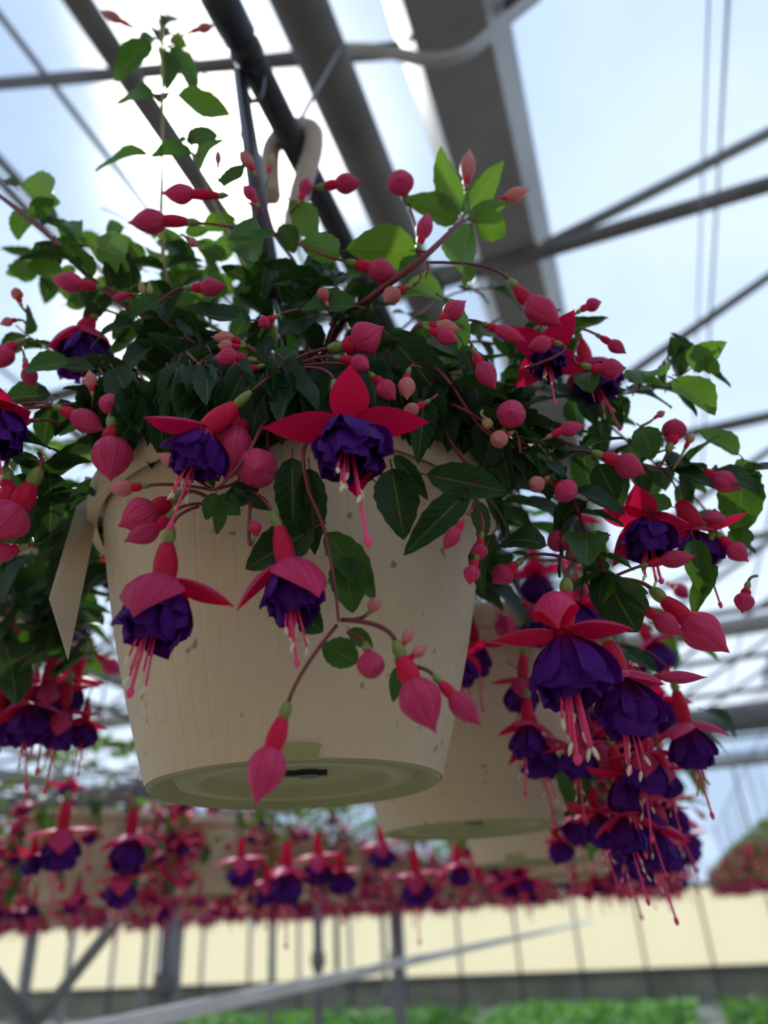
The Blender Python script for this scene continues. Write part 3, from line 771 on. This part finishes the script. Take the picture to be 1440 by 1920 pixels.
# buds --------------------------------------------------------------------
BUDS = """
365 365 305 362 40 0 410 366 492 402 p
315 413 243 418 48 0 352 416 520 442 p
472 314 450 283 25 0 476 322 486 350 w
505 318 511 287 18 0 504 326 498 352 g
478 374 456 348 24 0 482 382 492 398 p
625 346 678 343 38 0 608 349 548 392 p
568 366 578 333 26 0 562 376 545 400 p
409 309 409 280 14 0 409 316 408 350 w
157 535 98 522 38 0 182 538 268 578 p
373 540 422 536 36 0 360 540 292 575 p
270 555 262 525 14 0 272 562 278 580 g
282 555 280 528 12 0 281 562 282 580 g
228 40 190 20 20 0 245 49 302 92 w
368 56 402 48 18 0 358 60 310 92 w
752 350 750 334 50 .9 758 365 790 485 p
790 448 803 400 32 0 786 458 788 482 p
875 338 880 282 30 0 874 348 868 412 w
945 374 992 355 28 0 930 380 872 414 w
985 562 1050 608 54 0 967 540 800 492 p
660 648 716 615 66 .35 643 650 520 690 p
662 676 690 690 36 .5 640 672 540 690 p
712 716 740 748 38 0 702 708 540 690 p
762 708 763 748 34 0 764 702 790 690 w
786 762 752 778 28 0 796 756 820 740 w
833 596 872 565 38 0 826 604 800 620 p
815 612 863 618 32 0 804 610 770 625 w
820 625 858 640 32 0 806 618 770 625 p
690 500 745 520 46 0 668 495 560 458 p
745 545 722 565 34 .5 760 540 790 500 w
898 680 928 728 40 0 892 665 880 640 p
1097 576 1127 566 27 0 1088 582 1050 625 p
1140 640 1173 662 26 0 1126 632 1085 615 p
1124 694 1172 690 42 0 1108 690 1085 640 p
1035 640 990 652 34 0 1040 642 985 690 p
925 614 985 640 28 0 915 610 880 600 p
957 780 960 772 54 1 950 800 910 800 p
940 822 930 826 34 .9 952 815 975 850 w
1048 808 1095 798 30 0 1034 816 975 856 p
1262 822 1266 786 46 0 1258 832 1235 880 p
1232 780 1247 772 14 0 1226 785 1200 800 w
1290 830 1298 812 18 0 1284 842 1262 880 g
1152 862 1208 888 50 0 1130 855 1030 852 p
1335 892 1388 918 42 0 1318 884 1290 882 p
1012 908 998 908 32 .8 1022 900 1040 882 w
1055 915 1070 928 46 .5 1040 905 1010 880 p
1048 1016 1046 1012 42 .9 1060 1015 1100 1010 p
1082 1042 1076 1036 38 .9 1094 1050 1135 1080 w
957 1066 924 1092 42 0 968 1058 1080 1052 p
860 990 832 1030 30 0 868 978 885 955 p
900 1020 898 1050 32 0 902 1010 900 960 p
888 1060 880 1095 32 0 892 1050 895 1000 p
1235 1052 1302 1043 34 0 1214 1058 1140 1086 p
1130 1048 1132 1020 24 0 1130 1056 1138 1084 g
1122 1072 1120 1050 14 0 1124 1078 1138 1086 g
1225 1152 1278 1190 42 0 1205 1140 1120 1095 p
1280 1156 1363 1220 72 0 1245 1125 1145 1085 p
1398 1112 1392 1148 36 0 1400 1104 1420 1080 p
1365 1020 1402 1052 38 0 1352 1008 1330 990 p
1338 985 1340 955 42 .4 1336 995 1330 1010 p
18 650 -10 690 42 0 30 645 60 635 p
25 600 0 608 18 0 32 600 50 610 w
50 690 62 725 30 0 48 680 40 650 p
172 728 168 695 24 0 173 735 174 765 w
208 760 203 754 40 .9 214 768 216 790 p
134 776 195 806 46 0 116 768 10 764 p
213 820 207 898 76 0 212 804 208 782 p
35 790 62 788 20 0 66 788 120 795 w
340 876 297 850 30 0 350 884 398 918 w
252 914 203 917 34 0 266 912 395 918 w
298 952 226 985 70 .15 318 940 398 938 p
300 985 236 1014 46 0 314 972 398 945 p
450 800 424 900 68 .1 459 775 500 735 p
432 868 426 866 32 .9 440 880 398 918 w
484 876 480 880 75 1 490 868 500 800 p
442 636 398 632 26 0 452 642 515 690 w
438 650 408 648 26 0 450 650 515 690 w
450 672 402 672 42 0 465 675 518 690 p
470 694 425 696 36 0 482 690 520 690 p
28 1030 -20 1042 40 0 36 1028 60 1010 p
514 1396 480 1503 73 0 530 1348 632 1172 p
768 1270 814 1368 80 0 754 1234 640 1162 p
843 1298 899 1358 46 0 826 1280 745 1248 p
696 1240 694 1256 52 .8 690 1222 650 1185 p
704 1138 700 1128 28 .8 696 1145 640 1162 w
757 1206 774 1176 21 0 752 1214 745 1246 w
774 1230 801 1210 23 0 765 1236 745 1248 w
480 1000 476 975 26 0 478 1005 470 940 p
915 790 912 800 22 .5 910 785 905 770 g
505 600 485 610 28 0 515 595 560 580 p
380 690 400 705 20 0 375 685 350 660 w
1235 1270 1322 1270 24 0 1225 1268 1190 1250 p
610 560 600 540 24 0 612 566 620 590 w
355 450 372 462 16 0 350 446 340 440 w
35 560 28 540 22 0 38 568 55 590 w
240 552 210 560 16 0 250 552 280 570 p
"""
for ln in BUDS.strip().splitlines():
    q = ln.split(); nx, ny, tx, ty, wd, tw, bx, by, sx, sy = map(float, q[:10])
    Y = Yd(nx, ny)
    if 930 < ny < 1520 and 400 < nx < 880: Y = .352
    if ny > 930 and nx > 900: Y = .41 + (nx - 900) / 500 * .05
    neck = at(nx, ny, Y); k = pxm(neck)
    tip = at(tx, ty, Y) + toc(neck) * tw * wd * 1.0 * k
    base = at(bx, by, Y) - toc(neck) * tw * wd * .35 * k
    if tw: neck = neck - toc(neck) * tw * wd * .15 * k
    bud(plant0, neck, tip, wd * k, base, q[10], None, at(sx, sy, Y + .006 - tw * 0), 'stalkgreen' if q[10] == 'g' or wd < 20 else 'stalk')
# big half-open buds at the left edge
for (nx, ny, tx, ty, wd, bx, by) in ((40, 945, -20, 1010, 85, 58, 910), (12, 940, -30, 1000, 80, 12, 905)):
    n_ = at(nx, ny, .41); bud(plant0, n_, at(tx, ty, .41), wd * pxm(n_), at(bx, by, .41), 'p', None, at(bx + 15, by - 60, .42))

# leaves ------------------------------------------------------------------
# base px -> tip px, width px, kind (n normal, d shade tone, l sunlit tone), twist of the face
LEAVES = """
285 78 200 128 42 n
300 62 284 18 26 d
306 60 328 8 14 n
304 52 300 2 18 n
310 70 332 38 14 n
318 88 386 142 40 n
310 95 316 160 34 n
298 75 262 62 30 n
318 72 352 82 30 n
290 180 205 178 48 n
303 190 270 140 44 d
330 180 420 222 48 l
278 288 167 298 40 n
362 288 280 285 46 n
352 270 412 228 34 n
372 272 436 320 60 l
360 275 345 232 16 n
420 352 460 318 46 n
36 347 171 367 50 l
30 352 5 330 20 d
60 405 100 372 30 n
50 395 25 430 36 n
75 410 145 445 32 d
80 420 105 370 28 d
100 480 50 575 58 l
110 476 85 455 22 n
165 462 300 494 62 l
150 440 120 395 30 n
478 404 450 501 50 l
545 378 606 456 48 l
530 420 555 470 36 n
520 440 425 470 36 n
560 455 680 480 44 l
780 470 652 463 66 l
858 410 762 372 46 l
885 418 852 522 60 l
800 512 772 625 72 l
862 400 815 305 46 l
872 402 932 325 44 l
880 410 962 378 34 l
890 415 960 432 48 l
870 500 895 545 30 l
780 478 745 520 30 n
668 575 560 570 52 n
640 470 520 480 40 d
620 470 560 600 50 d
470 600 340 600 70 d
600 590 500 600 62 d
730 630 846 748 72 d
860 640 958 800 56 d
830 560 900 640 50 n
1110 735 1085 640 50 n
1200 720 1225 645 74 l
1190 720 1258 690 66 l
1265 712 1345 770 58 l
1325 668 1268 655 30 l
1290 685 1350 650 44 l
1318 675 1345 697 26 l
1385 852 1312 793 48 n
1380 880 1440 862 44 l
1390 885 1392 990 70 n
1395 890 1432 920 32 n
1400 990 1380 1030 46 n
1255 875 1330 830 64 d
1200 800 1235 850 50 n
800 890 958 922 52 d
880 918 757 1038 46 d
1025 1022 925 985 50 d
925 1000 856 1116 46 d
548 860 548 1010 52 d
580 880 590 1035 44 d
735 880 757 1008 66 d
740 855 803 935 26 d
590 990 456 1066 62 d
570 985 520 1030 40 d
612 1000 706 1120 50 n
645 1045 662 1148 56 n
672 1242 600 1206 46 n
560 1150 606 1185 40 d
745 1250 738 1318 22 n
655 1180 700 1215 26 n
700 900 640 860 50 d
420 930 470 940 30 n
400 915 370 880 22 n
405 925 385 975 26 n
410 930 450 965 32 n
412 940 408 1002 22 n
425 935 490 910 32 d
460 930 510 955 22 d
95 740 0 745 46 d
300 640 200 700 60 d
420 640 290 720 70 d
200 690 100 700 50 d
130 680 40 690 46 n
310 560 240 590 40 n
260 600 300 660 40 d
180 640 260 560 30 d
60 880 30 830 40 d
70 860 50 900 34 d
90 880 110 990 50 d
290 580 300 655 42 d
520 690 545 740 50 n
515 690 490 640 32 n
520 688 560 640 36 n
510 680 460 700 30 n
528 695 600 650 30 n
500 730 620 740 60 d
400 860 600 830 50 d
985 850 1060 890 40 n
970 860 1000 930 40 d
960 855 900 880 40 d
1040 870 1130 800 50 d
1140 1080 1070 1075 50 n
1140 1090 1180 1060 36 n
1145 1095 1190 1190 70 d
1145 1090 1130 1150 30 l
1130 1080 1100 1030 40 n
1150 1095 1210 1120 30 n
1100 940 1010 980 50 d
1260 950 1180 930 40 n
1300 1010 1320 1110 40 n
1340 1060 1290 1130 34 n
1120 870 1160 940 50 d
"""
nleaf = 0
rnd.seed(11)
for ln in LEAVES.strip().splitlines():
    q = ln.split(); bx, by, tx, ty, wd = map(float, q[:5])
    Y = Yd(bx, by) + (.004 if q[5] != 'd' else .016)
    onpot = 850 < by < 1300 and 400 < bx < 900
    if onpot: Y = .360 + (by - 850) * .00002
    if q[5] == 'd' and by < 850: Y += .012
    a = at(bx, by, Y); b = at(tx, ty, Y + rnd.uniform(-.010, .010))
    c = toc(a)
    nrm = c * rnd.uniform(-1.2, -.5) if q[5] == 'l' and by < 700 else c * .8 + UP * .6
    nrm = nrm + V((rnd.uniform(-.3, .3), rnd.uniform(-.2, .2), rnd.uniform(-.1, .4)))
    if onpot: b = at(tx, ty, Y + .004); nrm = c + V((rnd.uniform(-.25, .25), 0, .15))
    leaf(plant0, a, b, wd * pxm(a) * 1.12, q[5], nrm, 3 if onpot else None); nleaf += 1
# leaf pairs along the stems
for x in range(165, 960, 13):
    for k in range(2):
        lo = 745 + 50 * rnd.random() + (30 if x < 330 or x > 760 else 0)
        Y = POT_Y - math.sqrt(max(.0004, RT ** 2 - (at(x, 760, .40).x - POTB.x) ** 2)) - .012 - .012 * k
        a = at(x + rnd.uniform(-20, 20), lo - rnd.uniform(60, 95), Y + .004); b = at(x + rnd.uniform(-45, 45), lo + rnd.uniform(0, 40), Y - .004)
        if 560 < x < 745 and k == 1: continue
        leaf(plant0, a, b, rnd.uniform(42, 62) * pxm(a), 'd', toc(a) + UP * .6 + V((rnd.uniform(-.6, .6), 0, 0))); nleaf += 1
cand = []
for si, sp in enumerate(SPTS):
    n = len(sp)
    for i in range(4, n - 1, 2):
        p = sp[i]; t = (sp[i + 1] - sp[i - 1]).normalized()
        side = t.cross(UP); side = side.normalized() if side.length > .1 else V((1, 0, 0))
        rot = Quaternion(t, rnd.uniform(0, 3.14))
        side.rotate(rot)
        px, py = proj(p)
        if si == 7: continue                       # the bare hanging shoot over the pot
        if si in (0, 1, 3, 4) and i > n * .45: continue
        for sg in (-1, 1):
            d = (side * sg + t * .6 + UP * rnd.uniform(-.5, .3)).normalized()
            ln = rnd.uniform(.032, .058) * (1 - .3 * i / n)
            cand.append((p, p + d * ln, ln * rnd.uniform(.42, .55)))
# skirt of leaves over the rim and inside the crown
for i in range(330):
    a = rnd.uniform(0, 2 * math.pi); rr = RT * math.sqrt(rnd.uniform(.1, 1.55))
    p = SOILP + V((math.cos(a) * rr, math.sin(a) * rr, rnd.uniform(-.01, .15) * max(.15, 1.25 - rr / (RT * 1.3))))
    d = V((math.cos(a + rnd.uniform(-.9, .9)), math.sin(a + rnd.uniform(-.9, .9)), rnd.uniform(-.8, .5))).normalized()
    ln = rnd.uniform(.035, .07)
    cand.append((p, p + d * ln, ln * rnd.uniform(.42, .55)))
extra = []
for _ in range(60):
    a = at(rnd.uniform(70, 480), rnd.uniform(420, 580), rnd.uniform(.46, .58)); ln = rnd.uniform(.02, .040)
    d = V((rnd.uniform(-1, 1), rnd.uniform(-.5, .5), rnd.uniform(-.6, .5))).normalized()
    extra.append((a, a + d * ln, ln * .52))
for a, b, wd in extra:
    leaf(plant0, a, b, wd, rnd.choice('lnn'), -toc(a) + V((rnd.uniform(-.8, .8), 0, rnd.uniform(-.5, .8)))); nleaf += 1
keep = []
for (a, b, wd) in cand:
    x, y = proj(a); x2, y2 = proj(b)
    if (max(y, y2) > 850 and 240 < max(x, x2) and min(x, x2) < 860 and min(a.y, b.y) < .55): continue
    if max(y, y2) > 800 and 560 < max(x, x2) and min(x, x2) < 800: continue
    if min(y, y2) < 470 and max(x, x2) > 620: continue
    if min(y, y2) < 440: continue
    # never in front of the flowers
    if min(a.y, b.y) < .385 and y > 560: continue
    keep.append((a, b, wd))
keep.sort(key=lambda q: depth(q[0]))
one = keep[:300 - nleaf]; rest = keep[300 - nleaf:]
for a, b, wd in one:
    x, y = proj(a)
    key = 'l' if y < 520 else ('n' if y < 640 or x > 1150 or rnd.random() < .25 else 'd')  # sunlit tone near the top, shade tone deeper down
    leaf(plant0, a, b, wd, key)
if rest:
    mb = MB()
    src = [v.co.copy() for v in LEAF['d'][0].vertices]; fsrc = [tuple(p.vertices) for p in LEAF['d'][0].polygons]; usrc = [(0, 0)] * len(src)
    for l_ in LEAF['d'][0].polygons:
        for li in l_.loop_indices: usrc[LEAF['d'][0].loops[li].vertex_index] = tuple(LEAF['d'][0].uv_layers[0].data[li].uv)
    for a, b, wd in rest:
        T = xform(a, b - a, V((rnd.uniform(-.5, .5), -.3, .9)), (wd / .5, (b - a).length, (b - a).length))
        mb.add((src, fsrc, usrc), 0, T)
    obj('foliage', mb.mesh('foliage', ['leafshade']), plant0, None, kind='stuff')

# care tag hanging at the pot's left side
tg = [at(160, 893, .50), at(196, 900, .505), at(150, 1130, .46), at(128, 1236, .45), at(92, 1120, .44)]
nn = (tg[1] - tg[0]).cross(tg[4] - tg[0]).normalized() * .0012
tagm = mesh('plant_tag', tg + [p + nn for p in tg], [(0, 1, 2, 3, 4), (9, 8, 7, 6, 5)] + [(i, i + 5, (i + 1) % 5 + 5, (i + 1) % 5) for i in range(5)], ['tag'], smooth=False)
tagged(obj('plant_tag', tagm), 'pale card plant tag hanging at the left side of the front pot', 'tag')

# ------------------------------------------------------------------ the other baskets
def lowleaf(m):
    def fn(u, v):
        a = (u - .5) * 2; wv = .25 * math.sin(math.pi * v ** .8) if 0 < v < 1 else 0
        return (a * wv, v, -.35 * v * v + abs(a) * wv * .4)
    return grid(2, 4, fn)
LOWG = lowleaf('leaf')
def crownleaf(r):
    """a random leaf of a trailing crown, in pot coordinates"""
    a = r.uniform(0, 2 * math.pi); k = r.random()
    if k < .45:                                            # dome
        th = r.uniform(0, 1.25); rr = RT * 1.35
        p = V((math.cos(a) * math.sin(th) * rr, math.sin(a) * math.sin(th) * rr, PH - .01 + math.cos(th) * .19))
        d = V((math.cos(a), math.sin(a), r.uniform(-.2, .9)))
    else:                                                  # trailing skirt
        rr = RT * r.uniform(1.02, 1.75); f = r.random() ** 1.2
        p = V((math.cos(a) * rr, math.sin(a) * rr, PH + .03 - f * .20))
        d = V((math.cos(a) * .6, math.sin(a) * .6, r.uniform(-1.2, .2)))
    d = d + V((r.uniform(-.5, .5), r.uniform(-.5, .5), 0)); d.normalize()
    return p, d, r.uniform(.035, .062)
def foliage_mesh(seed, n):
    r = random.Random(seed); mb = MB()
    for _ in range(n):
        p, d, ln = crownleaf(r)
        mb.add(LOWG, 0 if r.random() < .6 else 1, xform(p, d, V((r.uniform(-.5, .5), r.uniform(-.5, .5), 1)), (ln * .95, ln, ln)))
    for _ in range(26):
        a = r.uniform(0, 6.28); e = V((math.cos(a) * RT * r.uniform(1.1, 1.7), math.sin(a) * RT * r.uniform(1.1, 1.7), PH - r.uniform(-.08, .12)))
        mb.add(tubegeo(bez(V((0, 0, PH - .02)), V((e.x * .6, e.y * .6, PH + .14)), e, 5), .0013, 4), 2)
    return mb.mesh('foliage', ['leaf', 'leaflit', 'stalk'])
FOL = [foliage_mesh(50 + i, 230) for i in range(4)]
def farflower(seed):
    r = random.Random(seed); mb = MB()
    mb.add(tubegeo([(0, -.95, 0), (0, -.7, 0), (0, -.62, 0)], [.05, .09, .07], 6), 2)
    mb.add(tubegeo([(0, -.64, 0), (0, -.35, 0), (0, 0, 0)], [.09, .13, .11], 6), 0)
    a0, a1 = ((85, 60), (80, 20), (95, 85))[seed % 3]
    for i in range(4):
        mb.add(blade(.95, .66, R(a0), R(a1 + r.uniform(-15, 15)), .09, .3, 5, 2), 0, Matrix.Rotation(R(90 * i + 20), 4, 'Y'))
    for i in range(6):
        mb.add(blade(.62, .62, R(50), R(-16 + r.uniform(-10, 20)), .05, .2, 5, 4, kind='petal', ph=i * 1.7, ruff=.06), 1, Matrix.Rotation(R(60 * i), 4, 'Y'))
    for i in range(4):
        mb.add(tubegeo([(0, 0, 0), (.1 * math.cos(i * 1.6), 1.15, .1 * math.sin(i * 1.6))], .016, 4), 3)
    mb.add(tubegeo([(0, 0, 0), (0.02, 1.5, 0), (.02, 1.62, 0)], [.022, .022, .05], 5), 3)
    return mb.mesh('flower', ['sepal', 'petal', 'ovary', 'filament'])
FARF = [farflower(i) for i in range(3)]
def farbud():
    mb = MB(); g = BUD['p']
    def fn(u, v):
        a = 2 * math.pi * u; rr = .5 * (math.sin(math.pi * v ** .8) ** .7 if 0 < v < 1 else 0) + (.12 if v == 0 else 0)
        return (rr * math.cos(a), v * 1.35, rr * math.sin(a))
    mb.add(grid(10, 7, fn)); mb.add(tubegeo([(0, -.9, 0), (0, -.6, 0), (0, .1, 0)], [.10, .2, .22], 6), 1)
    mb.add(tubegeo([(0, -2.2, 0), (.1, -1.5, 0), (0, -.85, 0)], [.05, .05, .12], 5), 2)
    return mb.mesh('flower_bud', ['bud', 'tube', 'ovary'])
FARB = farbud()
SEPSETS = [[(20, .85, .55, 86, 50, .35), (110, .85, .55, 80, 40, .35), (200, .85, .55, 90, 60, .3), (290, .85, .55, 84, 30, .4)],
           [(0, .8, .6, 70, 10, .45), (90, .85, .5, 86, 60, .35), (180, .85, .55, 80, 40, .3), (270, .85, .5, 95, 80, .3)],
           [(45, .9, .55, 100, 110, .2), (135, .9, .55, 92, 80, .25), (225, .9, .55, 96, 90, .25), (315, .9, .55, 90, 70, .3)]]
def skirt_spot(r, outer=1.7, low=.30):
    a = r.uniform(0, 2 * math.pi); rr = RT * r.uniform(1.05, outer); f = r.random() ** .8
    return V((math.cos(a) * rr, math.sin(a) * rr, PH + .07 - f * low)), a
def basket(loc, seed, plabel, flabel, group, level, nfl, nbud, hang=True, ok=None):
    """level 0: flowers with their parts and single leaves; level 1: small in the picture"""
    r = random.Random(seed)
    o, T = pot(loc, r.uniform(0, 6), plabel, group and 'cream hanging pots ' + group, detail=level == 0)
    pl = empty('fuchsia_plant', loc + UP * (PH - .02), flabel, 'plant', group and 'fuchsias in the pots ' + group)
    if hang:
        top = V((loc.x, loc.y, CAM.z + pz)); ap = loc + UP * (PH + .16)
        hb = MB()
        for k in range(3):
            a = k * 2.1 + r.random()
            hb.add(tubegeo([loc + V((math.cos(a) * RT, math.sin(a) * RT, PH - .003)), ap], .0016, 4))
        hb.add(tubegeo([ap, top + UP * .02], .003, 5))
        obj('hanger', hb.mesh('hanger', ['black']), o)
    if level == 0:
        for _ in range(150):
            p, d, ln = crownleaf(r)
            p = loc + p; b = p + d * ln
            if ok and not ok(b): continue
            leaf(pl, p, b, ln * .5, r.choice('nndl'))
        st_ = MB()
        for _ in range(22):
            a = r.uniform(0, 6.28); e = V((math.cos(a) * RT * r.uniform(1.1, 1.7), math.sin(a) * RT * r.uniform(1.1, 1.7), PH - r.uniform(-.08, .12)))
            tube('stem', [loc + q for q in bez(V((0, 0, PH - .02)), V((e.x * .6, e.y * .6, PH + .14)), e, 6)], .0014, 'stalk', pl, 5)
    else:
        obj('foliage', FOL[seed % 4], pl, Matrix.Translation(loc) @ Matrix.Rotation(r.uniform(0, 6), 4, 'Z'), kind='stuff')
    for i in range(nfl):
        p, a = skirt_spot(r); p = loc + p
        if ok and not ok(p): continue
        W = r.uniform(.036, .046) if level == 0 else r.uniform(.038, .052)
        ax = V((math.cos(a) * r.uniform(-.1, .35), math.sin(a) * r.uniform(-.1, .35), -1)).normalized()
        if level == 0:
            e = p; b = e - ax * W * .6; ov = b - ax * W * .25
            flower(pl, ov, b, e, ax, W, r.choice(SEPSETS), front=V((r.uniform(-1, 1), r.uniform(-1, 1), 0)), nstam=3, lite=True,
                   stalk=loc + (ov - loc) * .93 + UP * .02)
        else:
            obj('flower', FARF[r.randrange(3)], pl, xform(p, ax, V((r.uniform(-1, 1), r.uniform(-1, 1), .01)), (W, W, W)))
    for i in range(nbud):
        p, a = skirt_spot(r, 1.8, .30); p = loc + p
        if ok and not ok(p): continue
        W = r.uniform(.010, .022) if level == 0 else r.uniform(.014, .027)
        ax = V((math.cos(a) * r.uniform(0, 1.2), math.sin(a) * r.uniform(0, 1.2), -1 + r.random() * .9)).normalized()
        if level == 0:
            bud(pl, p, p + ax * W * 1.4, W, p - ax * W * .6, 'p' if W > .013 else 'w', None, p - ax * W * 2.6 + UP * .01)
        else:
            obj('flower_bud', FARB, pl, xform(p, ax, V((r.uniform(-1, 1), r.uniform(-1, 1), .01)), (W, W, W)))
    return o, pl

B1 = at(882, 1522, .90); B1.z = POTB.z
SP1 = st(B1)
_, plantB = basket(B1, 21, 'cream hanging pot half hidden behind the front pot at its right', 'fuchsia with drooping dark flowers right behind the front basket', None, 0, 90, 50, hang=False, ok=lambda p: proj(p)[0] > 985 or proj(p)[1] < 1240)
B2 = gl(SP1[0] + .50, T0 + .02, Z0 - .012)
basket(B2, 22, 'cream hanging pot third in the row, lowest edge showing below the second', 'fuchsia in the third pot of the row with blurred flowers at its right', None, 0, 64, 34, ok=lambda p: proj(p)[0] > 1085 or proj(p)[1] < 1300)
BL = at(-170, 1270, .90)
_, plantL = basket(BL, 27, 'hanging pot cut off by the left edge under dark foliage', 'dark fuchsia cut off by the left edge beside the plant tag', None, 0, 30, 14, hang=False)
def lite(pl, x, y, wpx, Y, ax=(0, 0, -1), ss=0, up=.9):
    e = at(x, y, Y); W = wpx * pxm(e); a = V(ax).normalized()
    b = e - a * W * .6; ov = b - a * W * .25
    flower(pl, ov, b, e, a, W, SEPSETS[ss], front=toc(e), nstam=4, lite=True, stalk=ov + V((rnd.uniform(-.02, .02), .02, W * up)))
for i, (x, y, wpx, Y) in enumerate(((25, 1262, 84, .74), (92, 1282, 88, .72), (140, 1268, 78, .76), (50, 1318, 84, .70), (118, 1330, 80, .72), (-5, 1330, 84, .72), (160, 1352, 56, .74), (20, 1180, 70, .74))):
    lite(plantL, x, y, wpx, Y, (rnd.uniform(-.2, .2), rnd.uniform(-.2, .2), -1), i % 3)
for i, (x, y, wpx, Y) in enumerate(((1284, 1352, 92, .62), (1205, 1408, 84, .64), (1162, 1448, 80, .66), (988, 1352, 72, .66), (1078, 1392, 72, .66), (1118, 1520, 72, .74), (1200, 1490, 76, .70), (1245, 1440, 60, .70), (1165, 1560, 60, .78), (1225, 1560, 56, .80), (980, 1270, 70, .68), (1260, 1510, 44, .84))):
    lite(plantB, x, y, wpx, Y, (rnd.uniform(-.2, .2), rnd.uniform(-.2, .2), -1), i % 3)
for _ in range(95):
    x, y = rnd.uniform(-30, 185), rnd.uniform(900, 1235)
    a = at(x, y, rnd.uniform(.62, .74)); d = V((rnd.uniform(-.7, .7), rnd.uniform(-.4, .4), rnd.uniform(-1, .2))).normalized(); ln = rnd.uniform(.04, .065)
    leaf(plantL, a, a + d * ln, ln * .5, rnd.choice('ddnn'))
# the beige hook that carries the second basket
hk = [HK - L * .030 - UP * .10, HK - L * .034 - UP * .04, HK - L * .030 + UP * .008, HK + UP * .030, HK + L * .030 + UP * .008, HK + L * .030 - UP * .04, HK + L * .012 - UP * .11, HK - L * .0 - UP * .20]
hook = tagged(obj('basket_hook', MB().add(tubegeo(smooth_pts(hk), .0135, 10)).mesh('basket_hook', ['strap'])), 'beige plastic hook looped over the black pipe', 'hook')
obj('hook_wire', MB().add(tubegeo([HK - UP * .19, B1 + UP * (PH + .10)], .0018, 6)).mesh('hook_wire', ['wire']), hook)

nb = 100; LASTP = [None]
ORD = 'first second third fourth fifth sixth seventh eighth ninth tenth eleventh twelfth thirteenth fourteenth fifteenth sixteenth seventeenth eighteenth nineteenth twentieth'.split()
def row(t, s0, s1, step, where, nfl=60, nbud=50, n=0):
    global nb
    s = s0
    while s < s1:
        q = gl(s, t + rnd.uniform(-.03, .03), Z0 + rnd.uniform(-.02, .02))
        nb += 1
        LASTP[0] = basket(q, nb, ORD[n] + ' blurred cream pot from the camera in the ' + where, ORD[n] + ' blurred fuchsia basket from the camera in the ' + where, 'in the ' + where, 1, nfl, nbud)[1]
        if where.startswith('first row') and n == 0:
            for (x, y, wpx, ss) in ((118, 1552, 78, 1), (246, 1562, 74, 0), (62, 1600, 40, 2), (228, 1640, 60, 1)): lite(LASTP[0], x, y, wpx, 1.12, ss=ss, up=1.6)
        if where.startswith('first row') and n == 1:
            for (x, y, wpx, ss) in ((452, 1606, 56, 1), (538, 1624, 72, 0), (596, 1600, 58, 1), (640, 1628, 50, 2), (778, 1634, 64, 1), (858, 1616, 46, 0), (715, 1578, 50, 1), (500, 1650, 44, 1)): lite(LASTP[0], x, y, wpx, 1.5, ss=ss, up=1.6)
        s += step * rnd.uniform(.95, 1.05); n += 1
for j, (t, s0, s1, n0, where) in enumerate(((T0, SP1[0] + 1.05, 10, 3, 'front row'), (T0 - 1.2, 1.72, 10, 0, 'first row to the left'),
        (T0 - 2.2, 2.2, 10, 0, 'second row to the left'), (T0 - 3.2, 3.0, 10, 0, 'third row to the left'), (T0 - 4.2, 3.6, 10, 0, 'fourth row to the left'), (T0 + 1.0, 4.6, 14, 0, 'row at the far right'))):
    row(t, s0, s1, .56, where, n=n0)
    if j:
        tagged(tube('row_pipe', [gl(-1.5, t, pz + .012), gl(15, t, pz + .012)], .014 if j < 5 else .004, 'steeldark', sides=8), 'dark overhead pipe that carries the ' + where, 'pipe', 'row pipes')
# beams crossing the house farther back
for (x, y, s, r_, m, lb) in ((1400, 1172, 8.3, .10, 'gutterlip', 'pale beam crossing behind the right side of the plant'), (1400, 1345, 11.6, .20, 'steeldark', 'thick dark rolled curtain crossing the house far right'), (1400, 1425, 14.5, .10, 'gutterlip', 'pale beam crossing below the dark rolled curtain')):
    d_ = ray(x, y); p = CAM + d_ * (s / d_.dot(G)); z_ = st(p)[2]
    tagged(tube('cross_beam', [gl(s, -12, z_), gl(s, 8, z_)], r_, m, sides=12), lb, 'beam')

# planting beds on the floor at the far end
def bed(name, s0, s1, t0, t1, h, seed, label, n):
    r = random.Random(seed); mb = MB()
    for _ in range(n):
        p = gl(r.uniform(s0, s1), r.uniform(t0, t1), ZF + h * r.uniform(.3, 1)); ln = r.uniform(.10, .2)
        d = V((r.uniform(-1, 1), r.uniform(-1, 1), r.uniform(.1, 1))).normalized()
        mb.add(LOWG, 0, xform(p, d, V((r.uniform(-.5, .5), r.uniform(-.5, .5), 1)), (ln * 1.1, ln, ln)))
    o = obj(name, mb.mesh(name, ['bedleaf'])); o['kind'] = 'stuff'
    return tagged(o, label, 'plants')
bed('planting_bed', 9, 14.6, .35, 2.0, .24, 1, 'bright green low plants in the bed at the lower right corner', 2600)
bed('planting_bed', 9, 14.6, -3.0, -.1, .24, 2, 'bright green low plants in the bed left of the path', 4200)
bed('planting_bed', 10, 14.6, -9.5, -3.4, .22, 3, 'shaded green plants along the bottom left under the rail', 5200)
